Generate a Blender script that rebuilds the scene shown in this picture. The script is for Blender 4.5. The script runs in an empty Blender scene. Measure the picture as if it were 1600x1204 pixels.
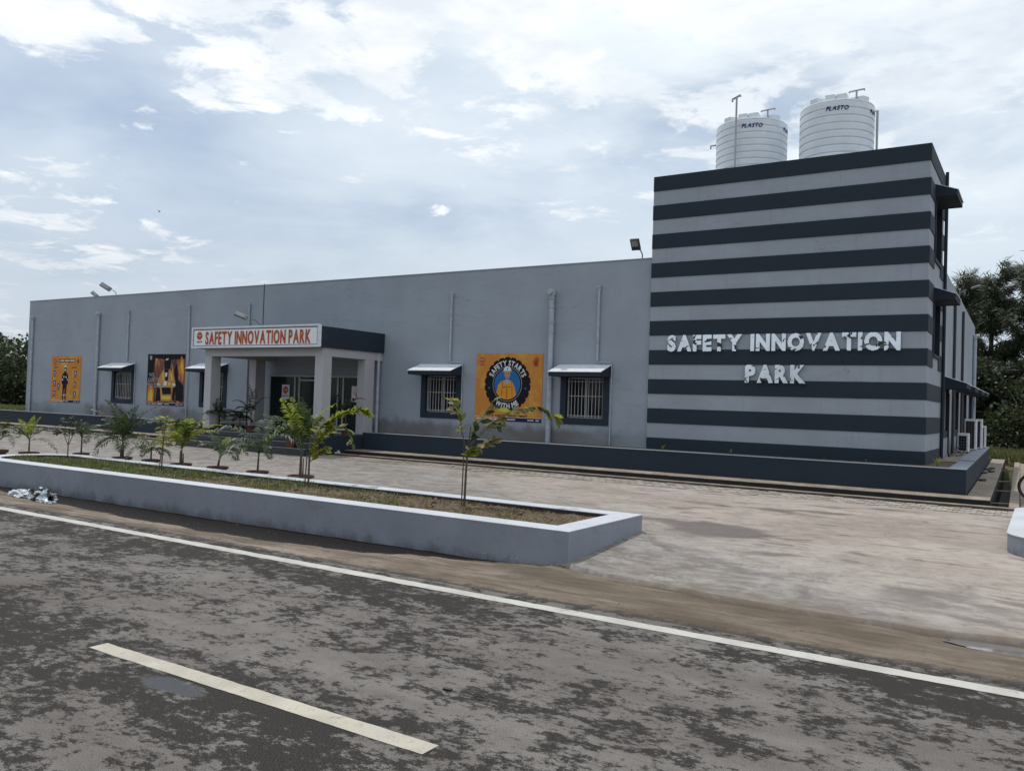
import bpy, bmesh, math, random
from mathutils import Vector, Matrix, Quaternion, noise as mnoise

S = 1.4                      # survey units to metres: every coordinate below is multiplied by it
sc = bpy.context.scene
col = sc.collection
R = math.radians
rnd = random.Random(7)

# ------------------------------------------------------------------ camera
YAW, PIT, ROL = .5657, .0212, .0330
cd = bpy.data.cameras.new('camera'); cam = bpy.data.objects.new('camera', cd); col.objects.link(cam)
cd.sensor_fit = 'HORIZONTAL'; cd.sensor_width = 36; cd.lens = 1311.97/1600*36
cd.clip_start = .1; cd.clip_end = 3000
fw = Vector((-math.sin(YAW)*math.cos(PIT), math.cos(YAW)*math.cos(PIT), math.sin(PIT)))
rt = Vector((math.cos(YAW), math.sin(YAW), 0)); up = rt.cross(fw)
r2 = rt*math.cos(ROL) + up*math.sin(ROL); u2 = -rt*math.sin(ROL) + up*math.cos(ROL)
m = Matrix((r2, u2, -fw)).transposed().to_4x4(); m.translation = Vector((0, 0, 1.6*S))
cam.matrix_world = m
sc.camera = cam

# ------------------------------------------------------------------ sun + sky
SUN = Vector((-.30, .12, 1.0)).normalized()          # towards the sun
sd = bpy.data.lights.new('sun', 'SUN'); sd.energy = 2.15; sd.angle = R(.6); sd.color = (1, .95, .88)
so = bpy.data.objects.new('sun', sd); col.objects.link(so); so.location = (0, 0, 60)
so.rotation_euler = (-SUN).to_track_quat('-Z', 'Y').to_euler()

w = bpy.data.worlds.new('World'); sc.world = w; w.use_nodes = True
def world():
    nt = w.node_tree; N = nt.nodes; L = nt.links
    N.clear()
    out = N.new('ShaderNodeOutputWorld'); bg = N.new('ShaderNodeBackground'); L.new(bg.outputs[0], out.inputs[0])
    bg.inputs[1].default_value = .1
    sky = N.new('ShaderNodeTexSky'); sky.sky_type = 'NISHITA'; sky.sun_disc = False
    sky.sun_elevation = math.asin(SUN.z); sky.sun_rotation = math.atan2(SUN.x, SUN.y)
    sky.air_density = 1.0; sky.dust_density = .6
    tc = N.new('ShaderNodeTexCoord'); sep = N.new('ShaderNodeSeparateXYZ'); L.new(tc.outputs['Generated'], sep.inputs[0])
    def mth(op, a, b=None, c=None, clamp=False):
        n = N.new('ShaderNodeMath'); n.operation = op; n.use_clamp = clamp
        for i, v in enumerate((a, b, c)):
            if v is None: continue
            if isinstance(v, (int, float)): n.inputs[i].default_value = v
            else: L.new(v, n.inputs[i])
        return n.outputs[0]
    def mr(v, a, b, c=0, d=1):
        n = N.new('ShaderNodeMapRange'); n.interpolation_type = 'SMOOTHSTEP'
        L.new(v, n.inputs[0])
        for i, x in enumerate((a, b, c, d)): n.inputs[i+1].default_value = x
        return n.outputs[0]
    def mix(f, a, b):
        n = N.new('ShaderNodeMix'); n.data_type = 'RGBA'
        if isinstance(f, (int, float)): n.inputs[0].default_value = f
        else: L.new(f, n.inputs[0])
        for i, v in ((6, a), (7, b)):
            if isinstance(v, tuple): n.inputs[i].default_value = (*v, 1)
            else: L.new(v, n.inputs[i])
        return n.outputs[2]
    z = mth('MAXIMUM', sep.outputs[2], 0.0)
    den = mth('ADD', z, .10)
    px = mth('DIVIDE', sep.outputs[0], den); py = mth('DIVIDE', sep.outputs[1], den)
    cmb = N.new('ShaderNodeCombineXYZ'); L.new(px, cmb.inputs[0]); L.new(py, cmb.inputs[1])
    def nz(scale, detail, rough, off, dist=0.0, vec=None):
        mp = N.new('ShaderNodeMapping'); mp.inputs['Location'].default_value = off
        L.new(vec or cmb.outputs[0], mp.inputs[0])
        n = N.new('ShaderNodeTexNoise'); n.inputs['Scale'].default_value = scale; n.inputs['Detail'].default_value = detail
        n.inputs['Roughness'].default_value = rough; n.inputs['Distortion'].default_value = dist
        L.new(mp.outputs[0], n.inputs[0]); return n.outputs[0]
    # side: -1 on the left of the view, +1 on the right
    side = mth('ADD', mth('MULTIPLY', sep.outputs[0], .84), mth('MULTIPLY', sep.outputs[1], .54))
    # thin high veil over the blue
    veil = nz(.9, 5, .55, (3.1, 1.7, 0), .4)
    vf = mr(veil, .32, .64, .32, .97)
    vf = mth('ADD', vf, mr(side, -.35, .25, -.12, .25), clamp=True)
    c = mix(vf, sky.outputs[0], (6.7, 7.7, 8.9))
    # soft bright overcast towards the right
    oc = nz(.75, 6, .55, (7.4, 2.2, 4), .3)
    of = mth('MULTIPLY', mr(oc, .33, .58), mr(side, -.45, .25, .20, 1.0))
    c = mix(of, c, mix(mr(z, .12, .42), (7.7, 8.6, 9.4), (9.9, 10.6, 11.0)))
    # broken altocumulus, mostly up on the left
    a1 = nz(4.0, 10, .62, (1.3, 5.2, 0), .30)
    a2 = nz(.55, 3, .5, (4.7, .6, 2), .0)
    cov = mth('ADD', a1, mth('MULTIPLY', mth('SUBTRACT', a2, .5), .85))
    cov = mth('ADD', cov, mr(z, .10, .40, -.14, .10))
    cf = mr(cov, .485, .60)
    shade = nz(3.4, 5, .6, (1.25, 5.1, 0), .2)
    cc = mix(mr(shade, .38, .66), (10.2, 10.6, 10.9), (8.2, 8.8, 9.5))
    c = mix(mth('MULTIPLY', cf, mr(side, -.1, .5, 1.0, .5)), c, cc)
    # small grey scud low down
    g1 = nz(4.2, 5, .6, (9.1, 3.3, 1), .2)
    gf = mth('MULTIPLY', mr(g1, .62, .72), mr(z, .08, .2, 0, .22))
    c = mix(gf, c, (5.6, 6.3, 7.0))
    # haze at the horizon
    hz = mr(z, 0.0, .30, .92, 0)
    c = mix(mth('MULTIPLY', hz, .85), c, mix(mr(side, -.3, .5), (5.9, 6.5, 7.3), (5.8, 6.9, 8.0)))
    # ground half of the sphere
    c = mix(mr(sep.outputs[2], -.02, 0.0), (2.2, 2.2, 2.1), c)
    L.new(c, bg.inputs[0])
world()
sc.view_settings.view_transform = 'Standard'; sc.view_settings.look = 'None'
sc.view_settings.exposure = 0; sc.view_settings.gamma = 1; sc.view_settings.use_curve_mapping = False
sc.render.engine = 'CYCLES'
sc.cycles.max_bounces = 6; sc.cycles.use_denoising = True

# ------------------------------------------------------------------ materials
class NT:
    def __init__(s, name):
        s.m = bpy.data.materials.new(name); s.m.use_nodes = True
        s.t = s.m.node_tree; s.N = s.t.nodes; s.L = s.t.links
        s.b = s.N['Principled BSDF']
        s.tc = s.N.new('ShaderNodeTexCoord'); s.o = s.tc.outputs['Object']
    def put(s, sock, v):
        if isinstance(v, (int, float)): sock.default_value = v
        elif isinstance(v, tuple): sock.default_value = (*v, 1) if len(v) == 3 else v
        else: s.L.new(v, sock)
    def noise(s, scale, detail=4, rough=.55, off=(0, 0, 0), sc3=(1, 1, 1), dist=0, vec=None):
        mp = s.N.new('ShaderNodeMapping'); mp.inputs['Location'].default_value = off; mp.inputs['Scale'].default_value = sc3
        s.L.new(vec or s.o, mp.inputs[0])
        n = s.N.new('ShaderNodeTexNoise'); n.inputs['Scale'].default_value = scale; n.inputs['Detail'].default_value = detail
        n.inputs['Roughness'].default_value = rough; n.inputs['Distortion'].default_value = dist
        s.L.new(mp.outputs[0], n.inputs[0]); return n.outputs[0]
    def voro(s, scale, sc3=(1, 1, 1), feature='F1'):
        mp = s.N.new('ShaderNodeMapping'); mp.inputs['Scale'].default_value = sc3; s.L.new(s.o, mp.inputs[0])
        n = s.N.new('ShaderNodeTexVoronoi'); n.feature = feature; n.inputs['Scale'].default_value = scale
        s.L.new(mp.outputs[0], n.inputs[0]); return n
    def mth(s, op, a, b=None, clamp=False):
        n = s.N.new('ShaderNodeMath'); n.operation = op; n.use_clamp = clamp
        s.put(n.inputs[0], a)
        if b is not None: s.put(n.inputs[1], b)
        return n.outputs[0]
    def mr(s, v, a, b, c=0., d=1.):
        n = s.N.new('ShaderNodeMapRange'); n.interpolation_type = 'SMOOTHSTEP'; s.put(n.inputs[0], v)
        for i, x in enumerate((a, b, c, d)): s.put(n.inputs[i+1], x)
        return n.outputs[0]
    def mix(s, f, a, b):
        n = s.N.new('ShaderNodeMix'); n.data_type = 'RGBA'; s.put(n.inputs[0], f); s.put(n.inputs[6], a); s.put(n.inputs[7], b)
        return n.outputs[2]
    def xyz(s):
        n = s.N.new('ShaderNodeSeparateXYZ'); s.L.new(s.o, n.inputs[0]); return n.outputs
    def rand(s):
        return s.N.new('ShaderNodeObjectInfo').outputs['Random']
    def bump(s, h, strength=.3, dist=.01):
        n = s.N.new('ShaderNodeBump'); n.inputs['Strength'].default_value = strength; n.inputs['Distance'].default_value = dist
        s.L.new(h, n.inputs['Height']); s.L.new(n.outputs[0], s.b.inputs['Normal'])
    def done(s, colr, rough=.6, metal=0., spec=.5):
        s.put(s.b.inputs['Base Color'], colr); s.put(s.b.inputs['Roughness'], rough); s.put(s.b.inputs['Metallic'], metal)
        s.put(s.b.inputs['Specular IOR Level'], spec); return s.m

def tint(c, k): return tuple(min(1, x*k) for x in c)
def simple(name, c, rough=.6, metal=0., var=.18, scale=6., spec=.5, bump=0.):
    n = NT(name); f = n.noise(scale, 5, .6)
    if bump: n.bump(n.noise(scale*8, 4, .6), bump, .004)
    return n.done(n.mix(n.mr(f, .3, .7), tint(c, 1-var), tint(c, 1+var)), rough, metal, spec)

def mat_plaster(name, c, moss=True, streak=0., base=.78):
    n = NT(name)
    f = n.noise(.55, 6, .6); f2 = n.noise(5, 5, .65, (3, 1, 2)); st = n.noise(6.5 if streak else 2.2, 5, .6, (9, 1, 4), (1, 1, .07))
    cc = n.mix(n.mr(f, .3, .7), tint(c, .93), tint(c, 1.06))
    cc = n.mix(n.mth('MULTIPLY', n.mr(f2, .5, .75), .25), cc, tint(c, .82))
    cc = n.mix(n.mth('MULTIPLY', n.mr(st, .52, .75), .12+streak), cc, tint(c, .74))
    tw = n.noise(1.0, 6, .6, (4, 4, 8), (.35, .35, 1.3), .6); cc = n.mix(n.mth('MULTIPLY', n.mr(tw, .52, .72), .35), cc, tint(c, .84))
    ck = n.noise(.55, 5, .55, (8, 2, 5), (.45, .45, 1.5), .3); cl = n.mth('MULTIPLY', n.mr(n.mth('ABSOLUTE', n.mth('SUBTRACT', ck, .5)), .0, .0035, 1, 0), n.mr(n.noise(.35, 2, .5, (6, 1, 9)), .50, .58))
    cc = n.mix(n.mth('MULTIPLY', cl, .45), cc, tint(c, .5))
    if moss:
        z = n.xyz()[2]; k = n.noise(1.7, 6, .65, (2, 7, 1), (1.0, 1.0, .7))
        h = n.mth('ADD', n.mth('MULTIPLY', n.mth('SUBTRACT', z, base*S), 5.0), n.mth('MULTIPLY', n.mth('SUBTRACT', k, .47), -4.5))
        cc = n.mix(n.mth('MULTIPLY', n.mr(h, -.6, 1.0, .70, 0.), n.mr(n.noise(.42, 3, .5, (7, 3, 3)), .40, .62, .25, 1.)), cc, (.095, .078, .056))
    hb = n.mth('ADD', n.noise(1.3, 4, .55, (1, 1, 1), (.5, .5, 1.4)), n.mth('MULTIPLY', n.noise(26, 4, .6), .12))
    n.bump(hb, .55, .035)
    return n.done(cc, .75, 0., .3)

M = {}
M['facade'] = mat_plaster('grey_blue_wall_paint', (.278, .316, .366), base=.73)
M['band'] = mat_plaster('pale_tower_paint', (.295, .325, .372), streak=.34, moss=False)
M['navy'] = mat_plaster('navy_wall_paint', (.0165, .0265, .040), moss=False)
M['rimgrey'] = mat_plaster('grey_rim_paint', (.25, .28, .33), moss=False)
M['porch'] = mat_plaster('porch_paint', (.40, .40, .42), moss=False)
def mat_planter(name, c):
    n = NT(name)
    f = n.noise(1.1, 6, .6); f2 = n.noise(7, 5, .65, (3, 1, 2)); z = n.xyz()[2]
    cc = n.mix(n.mr(f, .3, .7), tint(c, .92), tint(c, 1.07))
    cc = n.mix(n.mth('MULTIPLY', n.mr(f2, .52, .75), .40), cc, tint(c, .70)); sc_ = n.noise(1.6, 9, .75, (8, 3, 1), (.7, .7, 1.6), .5); cc = n.mix(n.mth('MULTIPLY', n.mr(sc_, .57, .63), .30), cc, tint(c, .55))
    k = n.noise(2.6, 6, .7, (5, 2, 8), (1, 1, .6))
    h = n.mth('ADD', n.mth('MULTIPLY', n.mth('ADD', z, .06), 3.2), n.mth('MULTIPLY', n.mth('SUBTRACT', k, .48), -2.0))
    cc = n.mix(n.mr(h, -.35, .45, .60, 0.), cc, (.055, .05, .046))
    n.bump(n.mth('ADD', n.noise(3, 4, .6), n.mth('MULTIPLY', n.noise(30, 4, .6), .2)), .4, .015)
    return n.done(cc, .7, 0., .3)
M['planter'] = mat_planter('grey_planter_paint', (.225, .247, .288)); M['planter_rim'] = mat_planter('white_rim_paint', (.47, .495, .54))
def mat_concrete():
    n = NT('yard_concrete'); x, y, z = n.xyz()
    big = n.noise(.35, 5, .6, (1, 4, 0), (.8, 1.3, 1)); mid = n.noise(1.6, 8, .68, (6, 2, 1), (.7, 1.2, 1), .8); fine = n.noise(22, 5, .7); swirl = n.noise(1.1, 8, .62, (2, 9, 3), (1, 1, 1), 2.4)
    smooth = n.mix(n.mr(big, .3, .7), (.275, .232, .202), (.385, .340, .306))
    apron = n.mix(n.mr(swirl, .33, .66), (.135, .121, .110), (.245, .230, .220))
    apron = n.mix(n.mth('MULTIPLY', n.mr(n.noise(.5, 4, .6, (3, 3, 0)), .45, .65), .5), apron, (.19, .155, .122))
    # older grey apron pour meets the paler yard pour along a slanting joint
    edge = n.mth('ADD', n.mth('SUBTRACT', n.mth('MULTIPLY', y, 1.0), 7.05*S), n.mth('MULTIPLY', n.mth('ADD', x, .55*S), .60))
    edge = n.mth('ADD', edge, n.mth('MULTIPLY', n.mth('SUBTRACT', n.noise(1.2, 5, .6, (1, 1, 0)), .5), .8))
    c = n.mix(n.mr(edge, -.22, .25), apron, smooth)
    mot = n.noise(4.5, 8, .72, (2, 2, 0), (.8, 1.2, 1), .6); front = n.mr(edge, -.2, 3.2, 1, 0)
    c = n.mix(n.mth('MULTIPLY', front, .45), c, n.mix(n.mr(swirl, .33, .66), (.17, .155, .143), (.285, .270, .258)))
    c = n.mix(n.mth('MULTIPLY', n.mr(mot, .46, .68), .45), c, (.125, .110, .098)); c = n.mix(n.mth('MULTIPLY', n.mr(mot, .50, .32), .35), c, (.36, .34, .325))
    c = n.mix(n.mth('MULTIPLY', n.mr(mid, .48, .68), .40), c, (.150, .130, .112))
    c = n.mix(n.mth('MULTIPLY', n.mr(fine, .55, .75), .22), c, (.19, .175, .16))
    fl = n.noise(2.4, 9, .78, (9, 4, 0), (.6, 1.6, 1), 1.0); c = n.mix(n.mth('MULTIPLY', n.mr(fl, .53, .58), n.mth('ADD', n.mth('MULTIPLY', front, .32), .18)), c, (.125, .108, .095))
    c = n.mix(n.mth('MULTIPLY', n.mr(fl, .47, .42), n.mth('MULTIPLY', front, .45)), c, (.33, .315, .30))
    ck = n.noise(.8, 8, .62, (2, 6, 0), (1, 1, 1), .8); cl = n.mth('MULTIPLY', n.mr(n.mth('ABSOLUTE', n.mth('SUBTRACT', ck, .5)), 0, .006, 1, 0), n.mr(n.noise(.6, 3, .5, (9, 1, 0)), .48, .56))
    c = n.mix(n.mth('MULTIPLY', cl, .6), c, (.07, .06, .052))
    wet = n.noise(.62, 6, .6, (11, 3, 0), (.55, 1.6, 1), .5); ex = n.mth('MULTIPLY', n.mth('ADD', x, 3.25*S), .95); ey = n.mth('MULTIPLY', n.mth('SUBTRACT', y, 9.75*S), 1.5)
    pool = n.mr(n.mth('ADD', n.mth('MULTIPLY', ex, ex), n.mth('MULTIPLY', ey, ey)), 0, 1.5, .13, 0)
    wf = n.mr(n.mth('ADD', wet, pool), .565, .655)
    wf = n.mth('MULTIPLY', wf, n.mr(edge, 0, 1.0))
    c = n.mix(n.mth('MULTIPLY', wf, .72), c, (.115, .10, .09))
    wet2 = n.noise(1.5, 7, .66, (4, 13, 0), (.5, 1.9, 1), .5)
    c = n.mix(n.mth('MULTIPLY', n.mth('MULTIPLY', n.mr(wet2, .565, .65), n.mr(edge, .3, 1.8)), .75), c, (.125, .105, .094))
    # brown silt washed along the foot of the apron and in front of the drain
    silt = n.mth('ADD', n.mth('SUBTRACT', 7.35*S, y), n.mth('MULTIPLY', n.mth('SUBTRACT', n.noise(1.4, 6, .65, (7, 7, 0)), .5), 1.6))
    c = n.mix(n.mr(silt, .0, .7, 0, .70), c, (.14, .105, .075))
    n.bump(n.mth('ADD', n.mth('MULTIPLY', swirl, .8), n.mth('MULTIPLY', n.noise(45, 5, .7), .35)), .45, .012)
    return n.done(c, n.mix(wf, (.85,)*3, (.42,)*3), 0., .35)
M['concrete'] = mat_concrete()
M['ledge'] = simple('drain_concrete', (.235, .195, .155), .85, var=.3, scale=3, bump=.4)
M['drain_dark'] = simple('shade_dark_drain_concrete', (.013, .011, .010), .7, var=.35, scale=5, bump=.4)  # near black: shade of the drain and ledge face put into the colour
M['drain_side'] = simple('shade_dark_kerb_face', (.085, .066, .054), .8, var=.35, scale=4, bump=.4)  # brown kerb front, darkened in colour for the shade on it
def mat_asphalt():
    n = NT('asphalt'); x, y, z = n.xyz()
    a = n.noise(.40, 3, .5, (2.2, 5.1, 0), (.8, 1.2, 1), .2); b = n.noise(2.3, 6, .64, (1, 1, 0), (.85, 1.25, 1), .3); d = n.noise(8.5, 9, .85, (0, 0, 0), (.8, 1.2, 1))
    v = n.mth('ADD', n.mth('ADD', n.mth('MULTIPLY', n.mth('SUBTRACT', a, .5), .70), n.mth('MULTIPLY', n.mth('SUBTRACT', b, .5), 1.15)), n.mth('MULTIPLY', n.mth('SUBTRACT', d, .5), 2.1))
    v = n.mth('ADD', v, n.mr(x, -11*S, -1*S, .05, 0.))
    # damp along the edge line and around the middle line
    v = n.mth('ADD', v, n.mth('MULTIPLY', n.mr(n.mth('ABSOLUTE', n.mth('SUBTRACT', y, 5.45*S)), .05, .75, 1, 0), .14))
    v = n.mth('ADD', v, n.mth('MULTIPLY', n.mr(n.mth('ABSOLUTE', n.mth('SUBTRACT', y, 2.95*S)), .1, 1.0, 1, 0), .13))
    wet = n.mr(v, .012, .085)
    g = n.noise(120, 2, .6); g2 = n.noise(.8, 5, .6, (8, 8, 0), (.4, 2, 1))
    dry = n.mix(n.mr(g2, .35, .65), (.138, .126, .119), (.188, .176, .168))
    m3 = n.noise(3.2, 7, .7, (5, 5, 0)); dry = n.mix(n.mr(m3, .42, .66, 0, .45), dry, (.105, .094, .087)); dry = n.mix(n.mr(g, .48, .66, 0, .75), dry, (.066, .060, .055)); dry = n.mix(n.mr(g, .44, .30, 0, .55), dry, (.31, .29, .27))
    dark = n.mix(n.mr(g, .40, .66), (.011, .0105, .010), (.064, .057, .052))
    # faint drag lines of the paver
    ln = n.noise(3.5, 4, .6, (0, 0, 0), (.06, 4.5, 1)); dry = n.mix(n.mth('MULTIPLY', n.mr(ln, .60, .70), .30), dry, (.09, .083, .078))
    c = n.mix(wet, dry, dark)
    n.bump(n.mth('ADD', g, n.mth('MULTIPLY', n.noise(140, 2, .7), .5)), .35, .006)
    # a film of standing water just behind the middle line
    dx = n.mth('MULTIPLY', n.mth('ADD', x, 4.02*S), 2.3); dy = n.mth('MULTIPLY', n.mth('SUBTRACT', y, 2.93*S), 7.5)
    q = n.mth('ADD', n.mth('ADD', n.mth('MULTIPLY', dx, dx), n.mth('MULTIPLY', dy, dy)), n.mth('MULTIPLY', n.mth('SUBTRACT', n.noise(5, 5, .7), .5), 2.2))
    film = n.mr(q, .25, 1.1, 1, 0)
    c = n.mix(film, c, (.022, .022, .026))
    rough = n.mix(film, n.mix(wet, (.95,)*3, (.85,)*3), (.16,)*3)
    return n.done(c, rough, 0., n.mr(film, 0, 1, .15, .5))
M['asphalt'] = mat_asphalt()
def mat_line(name, c, wear):
    n = NT(name); a = n.noise(9, 6, .75); b = n.noise(60, 3, .7); e = n.noise(2.2, 4, .6, (4, 4, 0))
    f = n.mth('ADD', n.mth('MULTIPLY', n.mr(a, .56, .70), .6*wear), n.mth('MULTIPLY', n.mr(b, .56, .68), .35*wear), True)
    cc = n.mix(n.mr(e, .3, .7), tint(c, .86), tint(c, 1.08))
    n.bump(b, .4, .006)
    return n.done(n.mix(f, cc, (.14, .13, .12)), .75, 0., .35)
M['edge_line'] = mat_line('white_line_paint', (.45, .44, .41), 1.0)
M['dash_line'] = mat_line('cream_line_paint', (.43, .40, .335), 1.15)
def mat_dirt():
    n = NT('roadside_dirt'); x, y, z = n.xyz()
    a = n.noise(1.1, 6, .62, (1, 2, 0), (.6, 1.4, 1)); f = n.noise(12, 6, .7); s = n.noise(70, 3, .8)
    c = n.mix(n.mr(a, .3, .7), n.mix(n.mr(x, -6*S, -3*S), (.150, .120, .096), (.094, .074, .053)), n.mix(n.mr(x, -6*S, -3*S), (.262, .218, .178), (.178, .146, .116)))
    c = n.mix(n.mr(f, .45, .72, 0, .55), c, (.11, .085, .062)); c = n.mix(n.mr(s, .6, .72, 0, .5), c, (.32, .28, .24))
    st = n.noise(2.6, 8, .72, (5, 5, 0), (.35, 2.6, 1), .4); c = n.mix(n.mr(st, .48, .60, 0, .65), c, (.085, .064, .047)); c = n.mix(n.mr(st, .44, .36, 0, .4), c, (.27, .225, .18))
    dk = n.noise(.9, 6, .65, (2, 8, 0), (.6, 1.3, 1)); c = n.mix(n.mr(dk, .50, .62, 0, .6), c, (.075, .057, .043))
    # the hollow by the planter foot holds wet mud; its edge wanders away from the wall towards the left
    e = n.mth('ADD', n.mth('MULTIPLY', n.mth('MAXIMUM', n.mth('ADD', x, 7.5*S), 0), .27), n.mth('MULTIPLY', n.mth('MAXIMUM', n.mth('SUBTRACT', -9.3*S, x), 0), .10))
    h = n.mth('SUBTRACT', n.mth('SUBTRACT', y, 6.52*S), e); h = n.mth('ADD', h, n.mth('MULTIPLY', n.mth('SUBTRACT', n.noise(.9, 7, .62, (3, 8, 0), (.8, 1.4, 1)), .5), .9))
    wet = n.mr(h, -.03, .06)
    c = n.mix(wet, c, n.mix(n.mr(f, .4, .7), (.006, .005, .0045), (.017, .014, .012)))
    # a tarry rim where the asphalt ends
    rim = n.mr(n.mth('ADD', n.mth('SUBTRACT', y, 6.06*S), n.mth('MULTIPLY', n.mth('SUBTRACT', n.noise(4, 6, .7), .5), -.5)), -.02, .10, 1, 0)
    c = n.mix(n.mth('MULTIPLY', rim, .9), c, (.045, .042, .04))
    n.bump(n.mth('ADD', n.noise(7, 6, .65), n.mth('MULTIPLY', s, .3)), .6, .02)
    return n.done(c, n.mix(wet, (.95,)*3, n.mix(n.mr(f, .4, .6), (.5,)*3, (.85,)*3)), 0., n.mr(wet, 0, 1, .25, .12))
M['dirt'] = mat_dirt()
M['water'] = NT('puddle_water').done((.15, .142, .14), .04, 0., 1.)
M['damp'] = NT('damp_film').done((.018, .018, .022), .13, 0., .6)
M['soil'] = simple('bed_soil', (.095, .070, .046), .95, var=.4, scale=14, bump=.7)
M['bed_inner'] = simple('dark_inner_render', (.035, .028, .022), .95, var=.4, scale=9, bump=.5)  # inner faces of the planter walls, much darker than the outside
def mat_ground():
    n = NT('rough_ground'); a = n.noise(.25, 6, .6); f = n.noise(3, 6, .7)
    c = n.mix(n.mr(a, .4, .6), (.075, .085, .035), (.14, .115, .075)); c = n.mix(n.mr(f, .45, .7, 0, .6), c, (.05, .06, .025))
    n.bump(f, .8, .06); return n.done(c, .95, 0., .2)
M['ground'] = mat_ground()
def mat_paver():
    n = NT('pale_paver'); r = n.rand(); f = n.noise(9, 5, .65); b = n.noise(.7, 4, .6, (3, 1, 0))
    c = n.mix(r, (.27, .235, .205), (.40, .365, .335)); c = n.mix(n.mr(f, .45, .75, 0, .5), c, (.2, .17, .145))
    c = n.mix(n.mr(b, .52, .64, 0, .6), c, (.15, .12, .10))
    n.bump(n.noise(40, 4, .7), .4, .005); return n.done(c, .85, 0., .3)
M['paver'] = mat_paver()
M['paver_red'] = simple('reddish_paver', (.23, .15, .125), .85, var=.35, scale=5, bump=.4)
M['white_metal'] = simple('white_sheet_metal', (.62, .64, .68), .5, var=.08)
M['alu'] = simple('white_aluminium', (.34, .35, .36), .45, var=.08)
M['grill'] = simple('cream_grill_paint', (.50, .50, .50), .5, var=.1)
M['pipe_grey'] = simple('grey_blue_pipe_paint', (.33, .37, .44), .5, var=.14)
M['dark_metal'] = simple('dark_painted_metal', (.025, .027, .032), .45, var=.2)
M['lamp_grey'] = simple('lamp_casing', (.13, .135, .14), .6, 0., var=.12)
M['lens'] = simple('lamp_lens', (.22, .225, .23), .25, var=.1)
M['black'] = simple('black_plastic', (.012, .012, .014), .4, var=.2)
M['tank'] = simple('white_tank_plastic', (.66, .71, .76), .42, var=.05, scale=2)
M['pvc'] = simple('grey_pvc', (.36, .37, .38), .5, var=.1)
M['terracotta'] = simple('terracotta', (.105, .045, .030), .8, var=.25, scale=8)
M['bark'] = simple('bark', (.085, .068, .05), .9, var=.3, scale=12, bump=.6)
M['stem'] = simple('brown_stem', (.085, .070, .045), .85, var=.3, scale=14)
M['marble'] = simple('polished_step_stone', (.022, .026, .034), .28, var=.25, scale=5)
M['treadline'] = simple('worn_step_nosing', (.20, .21, .23), .5, var=.15)
def mat_glass():
    n = NT('dark_window_glass'); return n.done(n.mix(n.noise(1.2, 3), (.010, .013, .016), (.012, .015, .018)), .05, 0., .2)
M['glass'] = mat_glass()
def mat_blind():
    n = NT('green_blind_behind_glass'); z = n.xyz()[2]
    w_ = n.mth('FRACT', n.mth('MULTIPLY', z, 14.5))
    return n.done(n.mix(n.mr(w_, .0, .22, 1, 0), (.016, .026, .025), (.004, .006, .007)), .12, 0., .15)
M['blind'] = mat_blind()
def mat_chrome():
    n = NT('mirror_letter_steel')
    n.bump(n.noise(2.0, 1.5, .4, (1.3, 2, 7)), .14, .05)
    sp = n.noise(4.2, 3, .5, (2.1, 0, 3.3), (1, 1, 1.7), .5)     # dark blotches painted in as broken mirror reflections
    f = n.mr(sp, .60, .615)
    n.put(n.b.inputs['Metallic'], n.mix(f, (1.,)*3, (0.,)*3))
    mm = n.done(n.mix(f, (.84, .87, .90), (.02, .022, .02)), n.mix(f, (.22,)*3, (.7,)*3), 1.)
    n.L.new(n.mr(f, 0, 1, 1, 0), n.b.inputs['Metallic'])
    return mm
M['chrome'] = mat_chrome()
def leaf(name, c, var=.35, trans=.35):
    n = NT(name); f = n.noise(9, 3, .6); r = n.rand()
    cc = n.mix(n.mr(f, .3, .7), tint(c, 1-var), tint(c, 1+var)); 
    mm = n.done(cc, .45, 0., .45)
    tr = n.N.new('ShaderNodeBsdfTranslucent'); n.put(tr.inputs[0], cc)
    mx = n.N.new('ShaderNodeMixShader'); mx.inputs[0].default_value = trans
    n.L.new(n.b.outputs[0], mx.inputs[1]); n.L.new(tr.outputs[0], mx.inputs[2]); n.L.new(mx.outputs[0], n.N['Material Output'].inputs[0])
    return mm
M['palm'] = leaf('palm_leaf', (.045, .075, .022))
M['palm_grey'] = leaf('silvery_palm_leaf', (.075, .105, .065))
M['palm_yel'] = leaf('yellow_green_leaf', (.28, .32, .045), .3, .5)
M['broad'] = leaf('dark_broad_leaf', (.028, .05, .02))
M['olive'] = leaf('olive_leaf', (.13, .145, .04), .4)
M['dry'] = leaf('dry_leaf', (.24, .18, .08), .35)
M['bigtree'] = leaf('tree_leaf', (.036, .053, .022), .45, .4)
M['bigtree2'] = leaf('tree_leaf_light', (.058, .074, .030), .45, .4)
M['grass'] = leaf('bed_grass', (.10, .125, .035), .45)
M['straw'] = leaf('dry_bed_grass', (.215, .165, .085), .4)

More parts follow.
